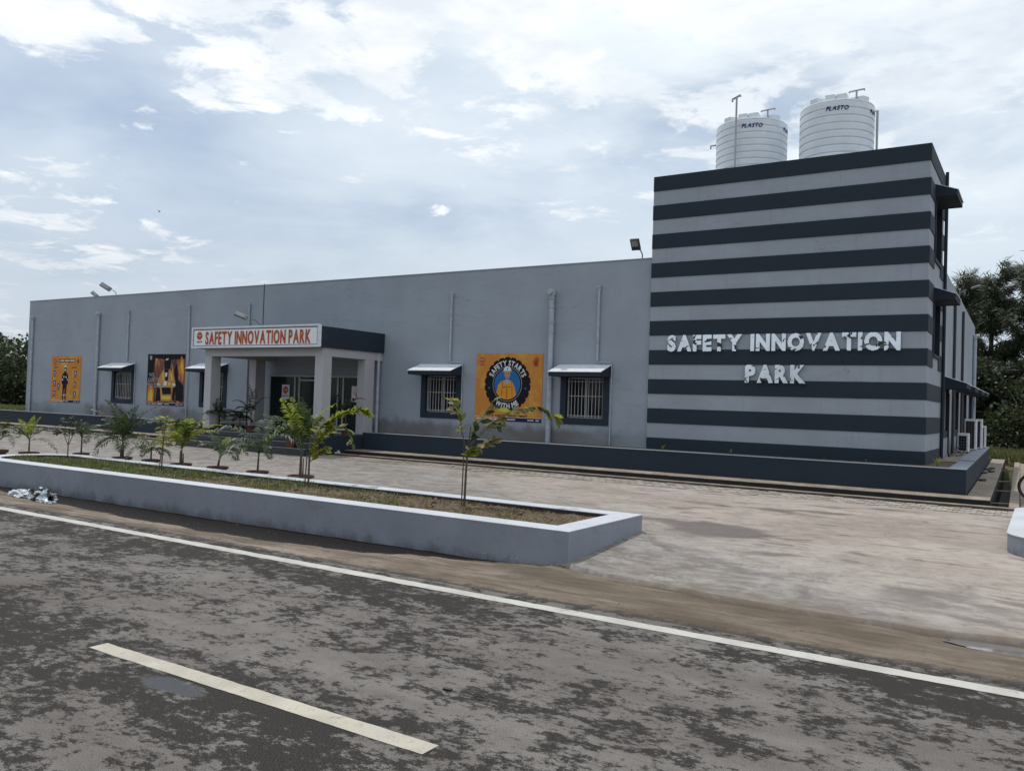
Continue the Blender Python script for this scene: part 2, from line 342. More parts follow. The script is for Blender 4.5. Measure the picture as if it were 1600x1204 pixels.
# flat print colours
def ink(name, c, rough=.75): return simple(name, c, rough, var=.06, scale=3, spec=.12)
def mat_poster_grad():
    n = NT('orange_poster_print'); x, y, z = n.xyz()
    # print: warm orange ground, paler to one upper corner, redder at the foot, with faint rays
    t = n.mr(n.mth('ADD', z, n.mth('MULTIPLY', n.mth('SINE', n.mth('MULTIPLY', x, 2.6)), .25)), 1.35*S, 2.6*S)
    c = n.mix(t, (.50, .20, .045), (.60, .40, .07))
    rays = n.noise(2.2, 4, .6, (1, 1, 1), (1.5, 1, 1.0), 1.2)
    c = n.mix(n.mr(rays, .45, .7, 0, .55), c, (.56, .40, .08))
    return n.done(c, .7, 0., .15)
M['p_orange'] = mat_poster_grad()
def mat_fire():
    n = NT('flame_photo_print'); x, y, z = n.xyz()
    a = n.noise(1.5, 6, .62, (3, 0, 5), (1.6, 1, .55), 1.3); t = n.mr(z, 1.2*S, 2.7*S, .07, -.05)
    v = n.mth('ADD', a, t)
    c = n.mix(n.mr(v, .47, .58), (.012, .010, .012), (.15, .035, .013)); c = n.mix(n.mr(v, .60, .70), c, (.40, .15, .02)); c = n.mix(n.mr(v, .70, .78), c, (.60, .40, .08))
    return n.done(c, .42, 0., .4)
M['p_fire'] = mat_fire()
M['p_flame'] = ink('flame_orange_ink', (.52, .20, .035)); M['p_flame_y'] = ink('flame_yellow_ink', (.62, .42, .07))
M['p_black'] = ink('black_ink', (.012, .012, .016)); M['p_navy'] = ink('navy_ink', (.016, .018, .06))
M['p_white'] = ink('white_ink', (.60, .63, .66)); M['p_blue'] = ink('blue_ink', (.025, .13, .34)); M['p_suit'] = ink('orange_suit_ink', (.60, .26, .03))
M['p_skin'] = ink('skin_ink', (.42, .24, .15)); M['p_logo'] = ink('logo_orange_ink', (.50, .105, .03)); M['p_hand'] = ink('hand_red_ink', (.30, .05, .03))
M['p_grey'] = ink('grey_ink', (.30, .33, .36)); M['p_dkblue'] = ink('dark_blue_ink', (.02, .03, .09)); M['p_tan'] = ink('turnout_tan_ink', (.42, .24, .09)); M['p_brown'] = ink('brown_red_ink', (.16, .05, .03))
M['p_rim'] = ink('tan_line_ink', (.30, .25, .22)); M['p_deep'] = ink('deep_blue_ink', (.02, .035, .15)); M['p_yel'] = ink('yellow_ink', (.60, .45, .08))
M['signred'] = ink('rust_red_letter', (.40, .10, .035)); M['signwhite'] = simple('white_sign_sheet', (.72, .74, .77), .4, var=.05)
M['tarp'] = simple('silver_plastic_sheet', (.50, .54, .58), .25, .3, var=.45, scale=7)

# ------------------------------------------------------------------ mesh helpers
def wloc(o):
    v = Vector((0, 0, 0))
    while o is not None: v += o.location; o = o.parent
    return v
def tag(o, label=None, cat=None, group=None, kind=None):
    if label: o['label'] = label
    if cat: o['category'] = cat
    if group: o['group'] = group
    if kind: o['kind'] = kind
    return o
def thing(name, label, cat, loc=(0, 0, 0), group=None):
    o = bpy.data.objects.new(name, None); col.objects.link(o); o.empty_display_size = .2
    o.location = Vector(loc)*S; return tag(o, label, cat, group)
class MB:
    """collects faces in survey units"""
    def __init__(s): s.v = []; s.f = []; s.mi = []; s.cur = 0
    def add(s, vs, fs):
        b = len(s.v); s.v += [tuple(v) for v in vs]; s.f += [tuple(i+b for i in f) for f in fs]; s.mi += [s.cur]*len(fs); return s
    def box(s, x0, x1, y0, y1, z0, z1):
        return s.add([(x0,y0,z0),(x1,y0,z0),(x1,y1,z0),(x0,y1,z0),(x0,y0,z1),(x1,y0,z1),(x1,y1,z1),(x0,y1,z1)],
                     [(0,3,2,1),(4,5,6,7),(0,1,5,4),(1,2,6,5),(2,3,7,6),(3,0,4,7)])
    def obox(s, c, ux, uy, uz, hx, hy, hz):
        c = Vector(c); ux, uy, uz = Vector(ux), Vector(uy), Vector(uz)
        vs = [c + ux*(hx*a) + uy*(hy*b) + uz*(hz*d) for d in (-1, 1) for a, b in ((-1,-1),(1,-1),(1,1),(-1,1))]
        return s.add(vs, [(0,3,2,1),(4,5,6,7),(0,1,5,4),(1,2,6,5),(2,3,7,6),(3,0,4,7)])
    def quad(s, a, b, c, d): return s.add([a, b, c, d], [(0, 1, 2, 3)])
    def tube(s, pts, r, n=8, cap=True):
        pts = [Vector(p) for p in pts]; rs = r if isinstance(r, (list, tuple)) else [r]*len(pts)
        b = len(s.v); prev = None
        for i, p in enumerate(pts):
            d = (pts[min(i+1, len(pts)-1)] - pts[max(i-1, 0)]).normalized()
            if prev is None: prev = d.orthogonal().normalized()
            u = (prev - d*prev.dot(d)); u = u.normalized() if u.length > 1e-6 else d.orthogonal().normalized()
            prev = u; v = d.cross(u)
            for k in range(n):
                a = 2*math.pi*k/n; s.v.append(tuple(p + (u*math.cos(a) + v*math.sin(a))*rs[i]))
        nf = 0
        for i in range(len(pts)-1):
            for k in range(n):
                k2 = (k+1) % n; s.f.append((b+i*n+k, b+i*n+k2, b+(i+1)*n+k2, b+(i+1)*n+k)); nf += 1
        if cap:
            s.f.append(tuple(b+k for k in range(n))[::-1]); s.f.append(tuple(b+(len(pts)-1)*n+k for k in range(n))); nf += 2
        s.mi += [s.cur]*nf; return s
    def lathe(s, c, prof, n=32, cap0=True, cap1=True):
        b = len(s.v); nf = 0
        for (r, z) in prof:
            for k in range(n):
                a = 2*math.pi*k/n; s.v.append((c[0]+r*math.cos(a), c[1]+r*math.sin(a), c[2]+z))
        for i in range(len(prof)-1):
            for k in range(n):
                k2 = (k+1) % n; s.f.append((b+i*n+k, b+i*n+k2, b+(i+1)*n+k2, b+(i+1)*n+k)); nf += 1
        if cap0: s.f.append(tuple(b+k for k in range(n))[::-1]); nf += 1
        if cap1: s.f.append(tuple(b+(len(prof)-1)*n+k for k in range(n))); nf += 1
        s.mi += [s.cur]*nf; return s
    def prism(s, poly, h0, h1, axis='z'):
        n = len(poly)
        def P(a, b_, h): return (a, b_, h) if axis == 'z' else ((a, h, b_) if axis == 'y' else (h, a, b_))
        vs = [P(a, b_, h0) for a, b_ in poly] + [P(a, b_, h1) for a, b_ in poly]
        fs = [tuple(range(n))[::-1], tuple(range(n, 2*n))] + [(i, (i+1) % n, n+(i+1) % n, n+i) for i in range(n)]
        return s.add(vs, fs)
    def mesh(s, name, mats, off=(0, 0, 0), smooth=False, fix=True):
        me = bpy.data.meshes.new(name); off = Vector(off)
        me.from_pydata([Vector(v)*S - off for v in s.v], [], s.f)
        for m_ in (mats if isinstance(mats, (list, tuple)) else [mats]): me.materials.append(m_)
        if any(s.mi): me.polygons.foreach_set('material_index', s.mi)
        if fix:
            bm = bmesh.new(); bm.from_mesh(me); bmesh.ops.recalc_face_normals(bm, faces=bm.faces); bm.to_mesh(me); bm.free()
        if smooth: me.polygons.foreach_set('use_smooth', [True]*len(me.polygons))
        me.update(); return me
    def build(s, name, mats, parent=None, smooth=False, bevel=0., fix=True):
        me = s.mesh(name, mats, wloc(parent), smooth, fix)
        o = bpy.data.objects.new(name, me); col.objects.link(o)
        if parent is not None: o.parent = parent
        if bevel:
            b = o.modifiers.new('bevel', 'BEVEL'); b.width = bevel*S; b.segments = 2; b.limit_method = 'ANGLE'; b.angle_limit = R(40)
        return o
def autosmooth(o, ang=35):
    me = o.data; me.polygons.foreach_set('use_smooth', [True]*len(me.polygons))
    try: me.set_sharp_from_angle(angle=R(ang))
    except Exception: pass
    return o
def copy_tree(o, parent=None):
    c = o.copy(); col.objects.link(c)
    if parent is not None: c.parent = parent
    for ch in list(o.children): copy_tree(ch, c)
    return c
def wall_holes(mb, a0, a1, z0, z1, holes, P):
    """front sheet in the (a,z) plane with rectangular openings; P maps (a,z) to a point"""
    xs = sorted({a0, a1, *[h[0] for h in holes], *[h[1] for h in holes]}); zs = sorted({z0, z1, *[h[2] for h in holes], *[h[3] for h in holes]})
    xs = [x for x in xs if a0 <= x <= a1]; zs = [z for z in zs if z0 <= z <= z1]
    for i in range(len(xs)-1):
        for j in range(len(zs)-1):
            cx, cz = (xs[i]+xs[i+1])/2, (zs[j]+zs[j+1])/2
            if any(h[0] < cx < h[1] and h[2] < cz < h[3] for h in holes): continue
            mb.quad(P(xs[i], zs[j]), P(xs[i+1], zs[j]), P(xs[i+1], zs[j+1]), P(xs[i], zs[j+1]))
_tc = {}
def glyph(ch, bold=.03):
    """2-D outline of a character as (verts, faces), height 1, left edge at 0"""
    if (ch, bold) in _tc: return _tc[(ch, bold)]
    cu = bpy.data.curves.new('glyph', 'FONT'); cu.body = ch; cu.size = 1; cu.offset = bold; cu.resolution_u = 3
    o = bpy.data.objects.new('glyph', cu); col.objects.link(o)
    me = bpy.data.meshes.new_from_object(o.evaluated_get(bpy.context.evaluated_depsgraph_get()))
    bm = bmesh.new(); bm.from_mesh(me); bmesh.ops.remove_doubles(bm, verts=bm.verts, dist=1e-4); bm.to_mesh(me); bm.free()
    vs = [(v.co.x, v.co.y) for v in me.vertices]; fs = [tuple(p.vertices) for p in me.polygons]
    bpy.data.objects.remove(o); bpy.data.curves.remove(cu); bpy.data.meshes.remove(me)
    x0 = min(v[0] for v in vs); x1 = max(v[0] for v in vs)
    r = ([(x-x0, y) for x, y in vs], fs, x1-x0)
    _tc[(ch, bold)] = r; return r
CAP = .70
def layout(text, h, bold=.03, gap=.06, space=.32, xs=1.):
    """list of (char, x, scale) and full width for cap height h"""
    k = h/(CAP+2*bold*.6); x = 0; out = []
    for ch in text:
        if ch == ' ': x += space*k*xs; continue
        g = glyph(ch, bold); out.append((ch, x, k)); x += (g[2]+gap)*k*xs
    return out, x - gap*k*xs
def solid(mb, vs2, fs, P, d):
    """extrude 2-D faces: P(u,v,depth)"""
    n = len(vs2); cnt = {}
    for f in fs:
        for i in range(len(f)):
            e = (f[i], f[(i+1) % len(f)]); cnt[e] = 1
    V = [P(u, v, d) for u, v in vs2] + [P(u, v, 0) for u, v in vs2]
    F = [tuple(f) for f in fs] + [tuple(i+n for i in f)[::-1] for f in fs]
    for (a, b) in cnt:
        if (b, a) not in cnt: F.append((a, a+n, b+n, b))
    mb.add(V, F)
def text_on(mb, text, P, width=None, h=.1, bold=.03, d=.0, xs=1., shear=0., gap=.06, space=.32):
    L, W = layout(text, h, bold, gap, space, xs)
    kx = 1. if width is None else width/W
    for ch, x, k in L:
        g = glyph(ch, bold); vs = [((x + (u+shear*v)*k*xs)*kx, v*k) for u, v in g[0]]
        if d: solid(mb, vs, g[1], P, d)
        else: mb.add([P(u, v, 0) for u, v in vs], g[1])

# ------------------------------------------------------------------ ground
YF, YT = 16.06, 16.01
def lerp(a, b, t): return a+(b-a)*t
def prof(y, pts):
    if y <= pts[0][0]: return pts[0][1]
    for (a, za), (b, zb) in zip(pts, pts[1:]):
        if y <= b: return lerp(za, zb, (y-a)/(b-a))
    return pts[-1][1]
def gz(y): return prof(y, [(6.7, -.005), (7.4, .012), (8.2, .085), (9.2, .165), (11.5, .225), (14.3, .268), (15, .27)])
def nz(x, y, s=1., k=0): return mnoise.noise(Vector((x*s, y*s, k*7.3)))
def grid(xs, ys, fz): 
    mb = MB(); nx = len(xs)
    mb.v = [(x, y, fz(x, y)) for y in ys for x in xs]
    mb.f = [(j*nx+i, j*nx+i+1, (j+1)*nx+i+1, (j+1)*nx+i) for j in range(len(ys)-1) for i in range(nx-1)]
    mb.mi = [0]*len(mb.f); return mb
def frange(a, b, st):
    n = max(1, int(round((b-a)/st))); return [a+(b-a)*i/n for i in range(n+1)]
mb = grid([-900, -200, -80, -60, -45, -33, -20, -10, 0, 10, 30, 80, 200, 900], [-900, -200, -60, -30, -10, 0, 6, 12, 16.5, 20, 27, 30, 31.5, 35, 60, 150, 400, 1500],
          lambda x, y: prof(y, [(0, -.25), (6, -.25), (12, -.3), (27, -.3), (30, .1), (31.5, .26), (60, .3), (400, .3)]))
tag(mb.build('ground', M['ground'], smooth=True), kind='structure')
mb = MB(); mb.box(-220, 220, -4.4, 5.99, -.3, 0)
tag(mb.build('road', M['asphalt']), kind='structure')
# painted lines: slightly ragged strips lying on the road
def strip(name, x0, x1, y0, y1, z, mat, st, rag):
    xs = frange(x0, x1, st); mb = MB()
    for i, x in enumerate(xs):
        a = rag*nz(x, 0, 5, 1)+rag*.6*nz(x, 0, 19, 4); b = rag*nz(x, 0, 5, 2)+rag*.6*nz(x, 0, 19, 5)
        mb.v += [(x, y0+a, z), (x, y1+b, z)]
        if i: mb.f.append((2*i-2, 2*i, 2*i+1, 2*i-1)); mb.mi.append(0)
    return mb.build(name, mat, fix=False)
tag(strip('edge_line', -90, 60, 5.705, 5.848, .003, M['edge_line'], .06, .012), kind='structure')
for x0 in (-31.5, -24.87, -18.24, -11.61, -4.98, 1.65, 8.28):
    tag(strip('centre_dash', x0, x0+2.63, 3.045, 3.172, .003, M['dash_line'], .04, .006), kind='structure')
# dirt shoulder with a muddy hollow along the planter foot
def zsh(x, y):
    t = max(0, min(1, (y-6.0)/.25)); base = lerp(-.012, .006, t)
    hol = max(0, min(1, (y-6.10)/.75)); deep = prof(x, [(-14, .080), (-8, .075), (-4.8, .05), (-4.0, .01), (-1.0, .012), (-.7, .030), (3, .032)])
    r = .010*nz(x, y, 1.7)+.006*nz(x, y, 5, 2)
    if x > -4.2: hol = math.exp(-((y-6.90)/.20)**2)
    return base - deep*hol + r*t
mb = grid(frange(-26, 6, .11), frange(5.93, 7.6, .075), zsh)
tag(mb.build('dirt_shoulder', M['dirt'], smooth=True), kind='structure')
for a, b in ((-90, -26), (6, 60)):
    mb = grid(frange(a, b, 2), [5.93, 6.3, 7.0, 7.6], lambda x, y: -.012 if y < 6 else -.02)
    tag(mb.build('dirt_shoulder', M['dirt'], smooth=True), kind='structure')
# concrete yard behind the planter and the apron that runs down to the shoulder
def yfront(x):
    if x < -4.25: return 7.5
    if x < -3.7: return lerp(7.5, 7.20, (x+4.25)/.55)
    return prof(x, [(-3.7, 7.20), (-2.4, 6.99), (-1.6, 6.92), (-.7, 6.94), (-.1, 7.12), (.4, 7.3), (8, 7.3)]) + .05*nz(x, 3, 1.6)+.02*nz(x, 3, 7)
xs = sorted(set(frange(-60, -14, 2) + frange(-14, -4.4, .6) + frange(-4.4, 3, .09) + frange(3, 40, 2)))
ts = [0, .003, .008, .02, .04, .07, .1, .14, .18, .23, .29, .36, .45, .56, .7, .85, 1]
mb = MB(); nx = len(xs)
for t in ts:
    for x in xs:
        y = lerp(yfront(x), 13.52, t); z = gz(y) + (.032 if x > -4.3 else 0)*math.exp(-t*9) + .006*nz(x, y, .9)
        mb.v.append((x, y, z - (.06 if t == 0 else 0)))
mb.f = [(j*nx+i, j*nx+i+1, (j+1)*nx+i+1, (j+1)*nx+i) for j in range(len(ts)-1) for i in range(nx-1)]; mb.mi = [0]*len(mb.f)
tag(mb.build('concrete_yard', M['concrete'], smooth=True), kind='structure')
# paved margin along the drain: base slab + pavers
mb = MB(); mb.box(-60, 6, 13.50, 14.34, -.1, .250)
paving = tag(mb.build('paved_margin', M['ledge']), kind='structure')
pw, pd = .150, .142
pm = MB(); pm.box(-pw/2+.006, pw/2-.006, -pd/2+.006, pd/2-.006, -.03, 0); pme = pm.mesh('paver', M['paver'])
cells = []
for j in range(5):
    y = 13.60 + j*pd; n = 0
    for i in range(400):
        x = 1.6 - i*pw - (j % 2)*pw/2
        if x < -32: break
        cells.append((x, y))
cells.sort(key=lambda c: (c[0]+.3)**2 + c[1]**2 if c[0] < .2 else 1e6+c[0])
rest = MB()
for k, (x, y) in enumerate(cells):
    z = gz(y)+.004+rnd.uniform(-.004, .005)
    if k < 295:
        o = bpy.data.objects.new('paver', pme); col.objects.link(o); o.parent = paving
        o.location = Vector((x, y, z))*S; o.rotation_euler = (rnd.uniform(-.02, .02), rnd.uniform(-.02, .02), rnd.uniform(-.02, .02))
    else: rest.box(x-pw/2+.006, x+pw/2-.006, y-pd/2+.006, y+pd/2-.006, z-.03, z)
tag(rest.build('paver_field', M['paver'], paving, fix=False), kind='stuff')
# paving to the right of the drain
mb = MB(); mb.prism([(-.27, 14.36), (8, 14.36), (8, 33), (-.27-.022*18.6, 33)], -.1, .262)
sidep = tag(mb.build('side_paving', M['ledge']), kind='structure')
rest = MB(); k = 0
pr = MB(); pr.box(-.066, .066, -.13, .13, -.03, 0); prm = pr.mesh('paver', M['paver_red'])
for j in range(66):
    for i in range(14):
        x = -.21 - .022*j*.28*0 + i*.145; y = 14.55 + j*.275 + (i % 2)*.137
        z = .272+rnd.uniform(-.003, .004)
        if x < -.29-.022*(y-14.3)+.08: continue
        if y < 18 and x < .9:
            o = bpy.data.objects.new('paver', prm); col.objects.link(o); o.parent = sidep; o.location = Vector((x, y, z))*S
        else: rest.box(x-.066, x+.066, y-.13, y+.13, z-.03, z)
tag(rest.build('paver_field', M['paver_red'], sidep, fix=False), kind='stuff')
# puddles
def blob(name, cx, cy, rx, ry, z, mat, rot=0, seed=0, n=48, amp=.25):
    mb = MB(); vs = []
    for k in range(n):
        a = 2*math.pi*k/n; r = 1+amp*mnoise.noise(Vector((math.cos(a)*1.6, math.sin(a)*1.6, seed)))+amp*.5*mnoise.noise(Vector((math.cos(a)*5, math.sin(a)*5, seed)))
        x, y = rx*r*math.cos(a), ry*r*math.sin(a); vs.append((cx+x*math.cos(rot)-y*math.sin(rot), cy+x*math.sin(rot)+y*math.cos(rot), z))
    mb.add(vs, [tuple(range(n))]); return tag(mb.build(name, mat, fix=False), kind='structure')
blob('puddle', .22, 6.91, .84, .15, -.0135, M['water'], .02, 3)


# ------------------------------------------------------------------ road planter (long bed with a white rim)
def rounded(x0, x1, y0, y1, rl, rr, n=14):
    """outline, left corners radius rl, right corners radius rr, counter-clockwise"""
    pts = []
    for cx, cy, r, a0 in ((x1-rr, y0+rr, rr, -90), (x1-rr, y1-rr, rr, 0), (x0+rl, y1-rl, rl, 90), (x0+rl, y0+rl, rl, 180)):
        if r < 1e-4: pts += [(cx, cy)]*(n+1); continue
        pts += [(cx+r*math.cos(R(a0+90*k/n)), cy+r*math.sin(R(a0+90*k/n))) for k in range(n+1)]
    return pts
def ring_wall(outer, inner, z0, z1, zin, rag=.004):
    mb = MB(); n = len(outer); J = lambda p, k: (p[0]+rag*nz(p[0], p[1], 2, k), p[1]+rag*nz(p[0], p[1], 2, k+1))
    vs = [(*p, z0) for p in outer] + [(*p, z1) for p in outer] + [(*p, z1) for p in inner] + [(*p, zin) for p in inner]
    fs = []
    for lv in range(3):
        for i in range(n):
            j = (i+1) % n; fs.append((lv*n+i, lv*n+j, (lv+1)*n+j, (lv+1)*n+i))
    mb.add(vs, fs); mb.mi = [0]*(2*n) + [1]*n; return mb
def clean(o):
    bm = bmesh.new(); bm.from_mesh(o.data); bmesh.ops.remove_doubles(bm, verts=bm.verts, dist=1e-4); bmesh.ops.dissolve_degenerate(bm, edges=bm.edges, dist=1e-4)
    bmesh.ops.recalc_face_normals(bm, faces=bm.faces); bm.to_mesh(o.data); bm.free(); return o
PX0, PX1, PY0, PY1, PZ = -16.15, -3.955, 7.365, 9.165, .352
pl = thing('planter', 'long low planter with white rim and patchy grass beside the road, sapling near its end', 'planter', (-10, 8.2, 0))
def bed_wall(outer, inner, z0, z1, zin, par, bev):
    clean(ring_wall(outer, inner, z0, z1-.012, zin).build('kerb_wall', [M['planter'], M['bed_inner']], par))
    mb = MB(); n = len(outer); k = .003; g_ = lambda p, q, s_: (p[0]+(p[0]-q[0])*s_*.012, p[1]+(p[1]-q[1])*s_*.012)
    vs = [(*g_(p, q, 1), z) for z in (z1-.0115, z1) for p, q in zip(outer, inner)] + [(*g_(q, p, 1), z) for z in (z1, z1-.0115) for p, q in zip(outer, inner)]
    vs = [(x+.003*nz(x, y, 2.5, 4), y+.003*nz(x, y, 2.5, 5), z) for x, y, z in vs]
    fs = [(a*n+i, a*n+(i+1) % n, ((a+1) % 4)*n+(i+1) % n, ((a+1) % 4)*n+i) for a in range(4) for i in range(n)]
    mb.add(vs, fs); r_ = clean(mb.build('rim', M['planter_rim'], par))
    b_ = r_.modifiers.new('bevel', 'BEVEL'); b_.width = bev; b_.segments = 2; b_.limit_method = 'ANGLE'; b_.angle_limit = R(50)
bed_wall(rounded(PX0, PX1, PY0, PY1, .895, 0), rounded(PX0+.27, PX1-.285, PY0+.285, PY1-.27, .62, 0), -.2, PZ, .1, pl, .006)
SZ = .300
def soilz(x, y): return SZ + .014*nz(x, y, 2.2)+.026*nz(x, y, 7.5)
ins = rounded(PX0+.25, PX1-.27, PY0+.27, PY1-.25, .62, 0)
mb = grid(frange(PX0+.3, PX1-.26, .045), frange(PY0+.26, PY1-.24, .045), soilz)
tag(mb.build('soil', M['soil'], pl, smooth=True))
def tuft_field(name, n, zone, mats, hmin, hmax, parent, wd=.006, seed=3):
    r = random.Random(seed); mb = MB()
    while n > 0:
        x, y, mi, hs, dn = zone(r)
        if dn < r.random(): n -= 1; continue
        n -= 1; z = soilz(x, y)-.005; mb.cur = mi
        for _ in range(3):
            a = r.uniform(0, 6.283); h = r.uniform(hmin, hmax)*hs; lean = r.uniform(.2, 1.3); dx, dy = math.cos(a), math.sin(a)
            px_, py_ = x+r.uniform(-.012, .012), y+r.uniform(-.012, .012)
            mb.add([(px_-dy*wd, py_+dx*wd, z), (px_+dy*wd, py_-dx*wd, z), (px_+dx*h*lean, py_+dy*h*lean, z+h)], [(0, 1, 2)])
    o = mb.build(name, mats, parent, fix=False); return tag(o, kind='stuff')
def zone(r):
    x = r.uniform(PX0+.35, PX1-.3); y = r.uniform(PY0+.3, PY1-.28)
    g = .5+.5*nz(x, y, .9, 1) + prof(x, [(-16, .35), (-12, .25), (-9, -.15), (-4, -.3)])
    c = .5+.9*nz(x, y, 2.6, 2)
    if x < PX0+.9 and (x-PX0-.9)**2+(y-8.265)**2 > .6**2: return x, y, 0, 1, 0
    mi = 0 if g > r.uniform(.3, .8) else 1
    return x, y, mi, (1.2 if mi == 0 else .55)*(.6+.8*max(0, c)), max(.25, min(1, c+.15))
tuft_field('grass', 15000, zone, [M['grass'], M['straw']], .02, .06, pl)
mb = MB()
for k in range(150):
    x, y = rnd.uniform(PX0+1.2, PX1-.35), rnd.uniform(PY0+.33, PY1-.3); s_ = rnd.uniform(.008, .025)
    mb.obox((x, y, soilz(x, y)+s_*.3), Vector((1, rnd.uniform(-1, 1), .2)).normalized(), Vector((0, 1, 0)), Vector((0, .1, 1)).normalized(), s_, s_*.8, s_*.6)
tag(mb.build('soil_clod', M['soil'], pl), kind='stuff')

# second white planter at the right edge of the yard, rounded corner
wp = thing('planter', 'rounded white concrete planter corner at the right edge of the yard', 'planter', (1.5, 11.5, .2))
bed_wall(rounded(-.315, 9, 10.02, 15.0-1.2, .5, 0), rounded(.22, 8.7, 10.5, 13.4, .22, 0), -.1, .40, .15, wp, .006)
mb = MB(); mb.box(.2, 8.72, 10.45, 13.42, .1, .31); mb.build('soil', M['soil'], wp)

# ------------------------------------------------------------------ building
T0, BH = 6.338, .2964
X0, X1, X2 = -30.77, -6.86, -1.73
YB, YE = 18.33, 27.5
ZF, ZE = 4.67, 4.235
bld = thing('building', 'long single storey grey building with a striped navy and grey tower at its right end', 'building', (-16, 16.06, .3))
WF = [(-25.58, -24.37), (-21.15, -19.94), (-12.80, -11.61), (-8.93, -7.76)]       # front windows
WZ0, WZ1 = 1.19, 2.24; FR = .14
WS = [(18.95, 19.95), (21.35, 22.35), (23.65, 24.65), (25.75, 26.55)]             # side windows
DX0, DX1, DZ0, DZ1 = -18.08, -14.62, .66, 2.17
holes = [(a+FR, b-FR, WZ0+FR, WZ1-FR*.3) for a, b in WF] + [(DX0, DX1, DZ0, DZ1)]
mb = MB()
wall_holes(mb, X0, X1+.03, .1, ZF, holes, lambda a, z: (a, YF, z))
wall_holes(mb, YB, YE, .1, ZE, [(a+FR, b-FR, WZ0+FR, WZ1-.05) for a, b in WS], lambda a, z: (X2, a, z))
mb.add([(X2, YB, ZE), (X2, YE, ZE), (X2, YB, lerp(ZF, ZE, (YB-YF)/(YE-YF)))], [(0, 1, 2)])
mb.add([(X0, YF, .1), (X0, YE, .1), (X0, YE, ZE), (X0, YF, ZF)], [(0, 1, 2, 3)])
mb.add([(X0, YE, .1), (X2, YE, .1), (X2, YE, ZE), (X0, YE, ZE)], [(0, 1, 2, 3)])
# parapet tops and inner faces, sloping roof sheet
for (xa, ya, xb, yb) in ((X0, YF, X1+.03, YF+.15),): mb.add([(xa, ya, ZF), (xb, ya, ZF), (xb, yb, ZF), (xa, yb, ZF), (xa, yb, 4.2), (xb, yb, 4.2)], [(0, 1, 2, 3), (3, 2, 5, 4)])
mb.add([(X0, YF+.15, 4.3), (X2-.15, YF+.15, 4.3), (X2-.15, YE, 3.95), (X0, YE, 3.95)], [(0, 1, 2, 3)])
mb.add([(X2-.15, YB, 4.565), (X2, YB, 4.565), (X2, YE, ZE), (X2-.15, YE, ZE), (X2-.15, YB, 3.9), (X2-.15, YE, 3.9)], [(0, 1, 2, 3), (0, 3, 5, 4)])
mb.build('wall', M['facade'], bld, fix=False)
# thin lighter coping bead along the front
mb = MB(); mb.box(X0-.015, X1-.005, YF-.014, YF+.165, ZF+.001, ZF+.022); mb.build('coping', M['facade'], bld)
mb = MB(); mb.box(-18.531, -18.513, YF-.012, YF+.001, .8, ZF+.05); mb.build('joint_strip', M['dark_metal'], bld)
# tower
TW = [(16.80, 17.75, 4.48, 5.55), (16.86, 17.75, 2.75, 3.70)]
mb = MB()
mb.add([(X1, YT, .1), (X2, YT, .1), (X2, YT, T0), (X1, YT, T0)], [(0, 1, 2, 3)])
wall_holes(mb, YT, YB, .1, T0, TW, lambda a, z: (X2, a, z))
mb.add([(X1, YT, .1), (X1, YB, .1), (X1, YB, T0), (X1, YT, T0)], [(0, 1, 2, 3)])
mb.add([(X1, YB, .1), (X2, YB, .1), (X2, YB, T0), (X1, YB, T0)], [(0, 1, 2, 3)])
i_ = .14; a, b, c_, d_ = X1+i_, X2-i_, YT+i_, YB-i_
mb.add([(X1, YT, T0), (X2, YT, T0), (X2, YB, T0), (X1, YB, T0), (a, c_, T0), (b, c_, T0), (b, d_, T0), (a, d_, T0), (a, c_, 5.95), (b, c_, 5.95), (b, d_, 5.95), (a, d_, 5.95)],
       [(0, 1, 5, 4), (1, 2, 6, 5), (2, 3, 7, 6), (3, 0, 4, 7), (4, 5, 9, 8), (5, 6, 10, 9), (6, 7, 11, 10), (7, 4, 8, 11), (8, 9, 10, 11)])
mb.build('tower_wall', M['band'], bld, fix=False)
for k in range(10):
    z1 = T0 - 2*BH*k + (.004 if k == 0 else 0); z0 = T0 - 2*BH*k - BH if k < 9 else .70; e = .016
    mb = MB(); mb.box(X1-.003, X2+e, YT-e, YT-.001, z0, z1)
    ov = [w_ for w_ in TW if w_[2] < z1 and w_[3] > z0]
    segs = [(YT-.001, YB+.03)] if not ov else [(YT-.001, ov[0][0]-.03), (ov[0][1]+.03, YB+.03)]
    for ya, yb in segs: mb.box(X2+.001, X2+e, ya, yb, z0, z1)
    mb.build('stripe', M['navy'], bld, bevel=.003)
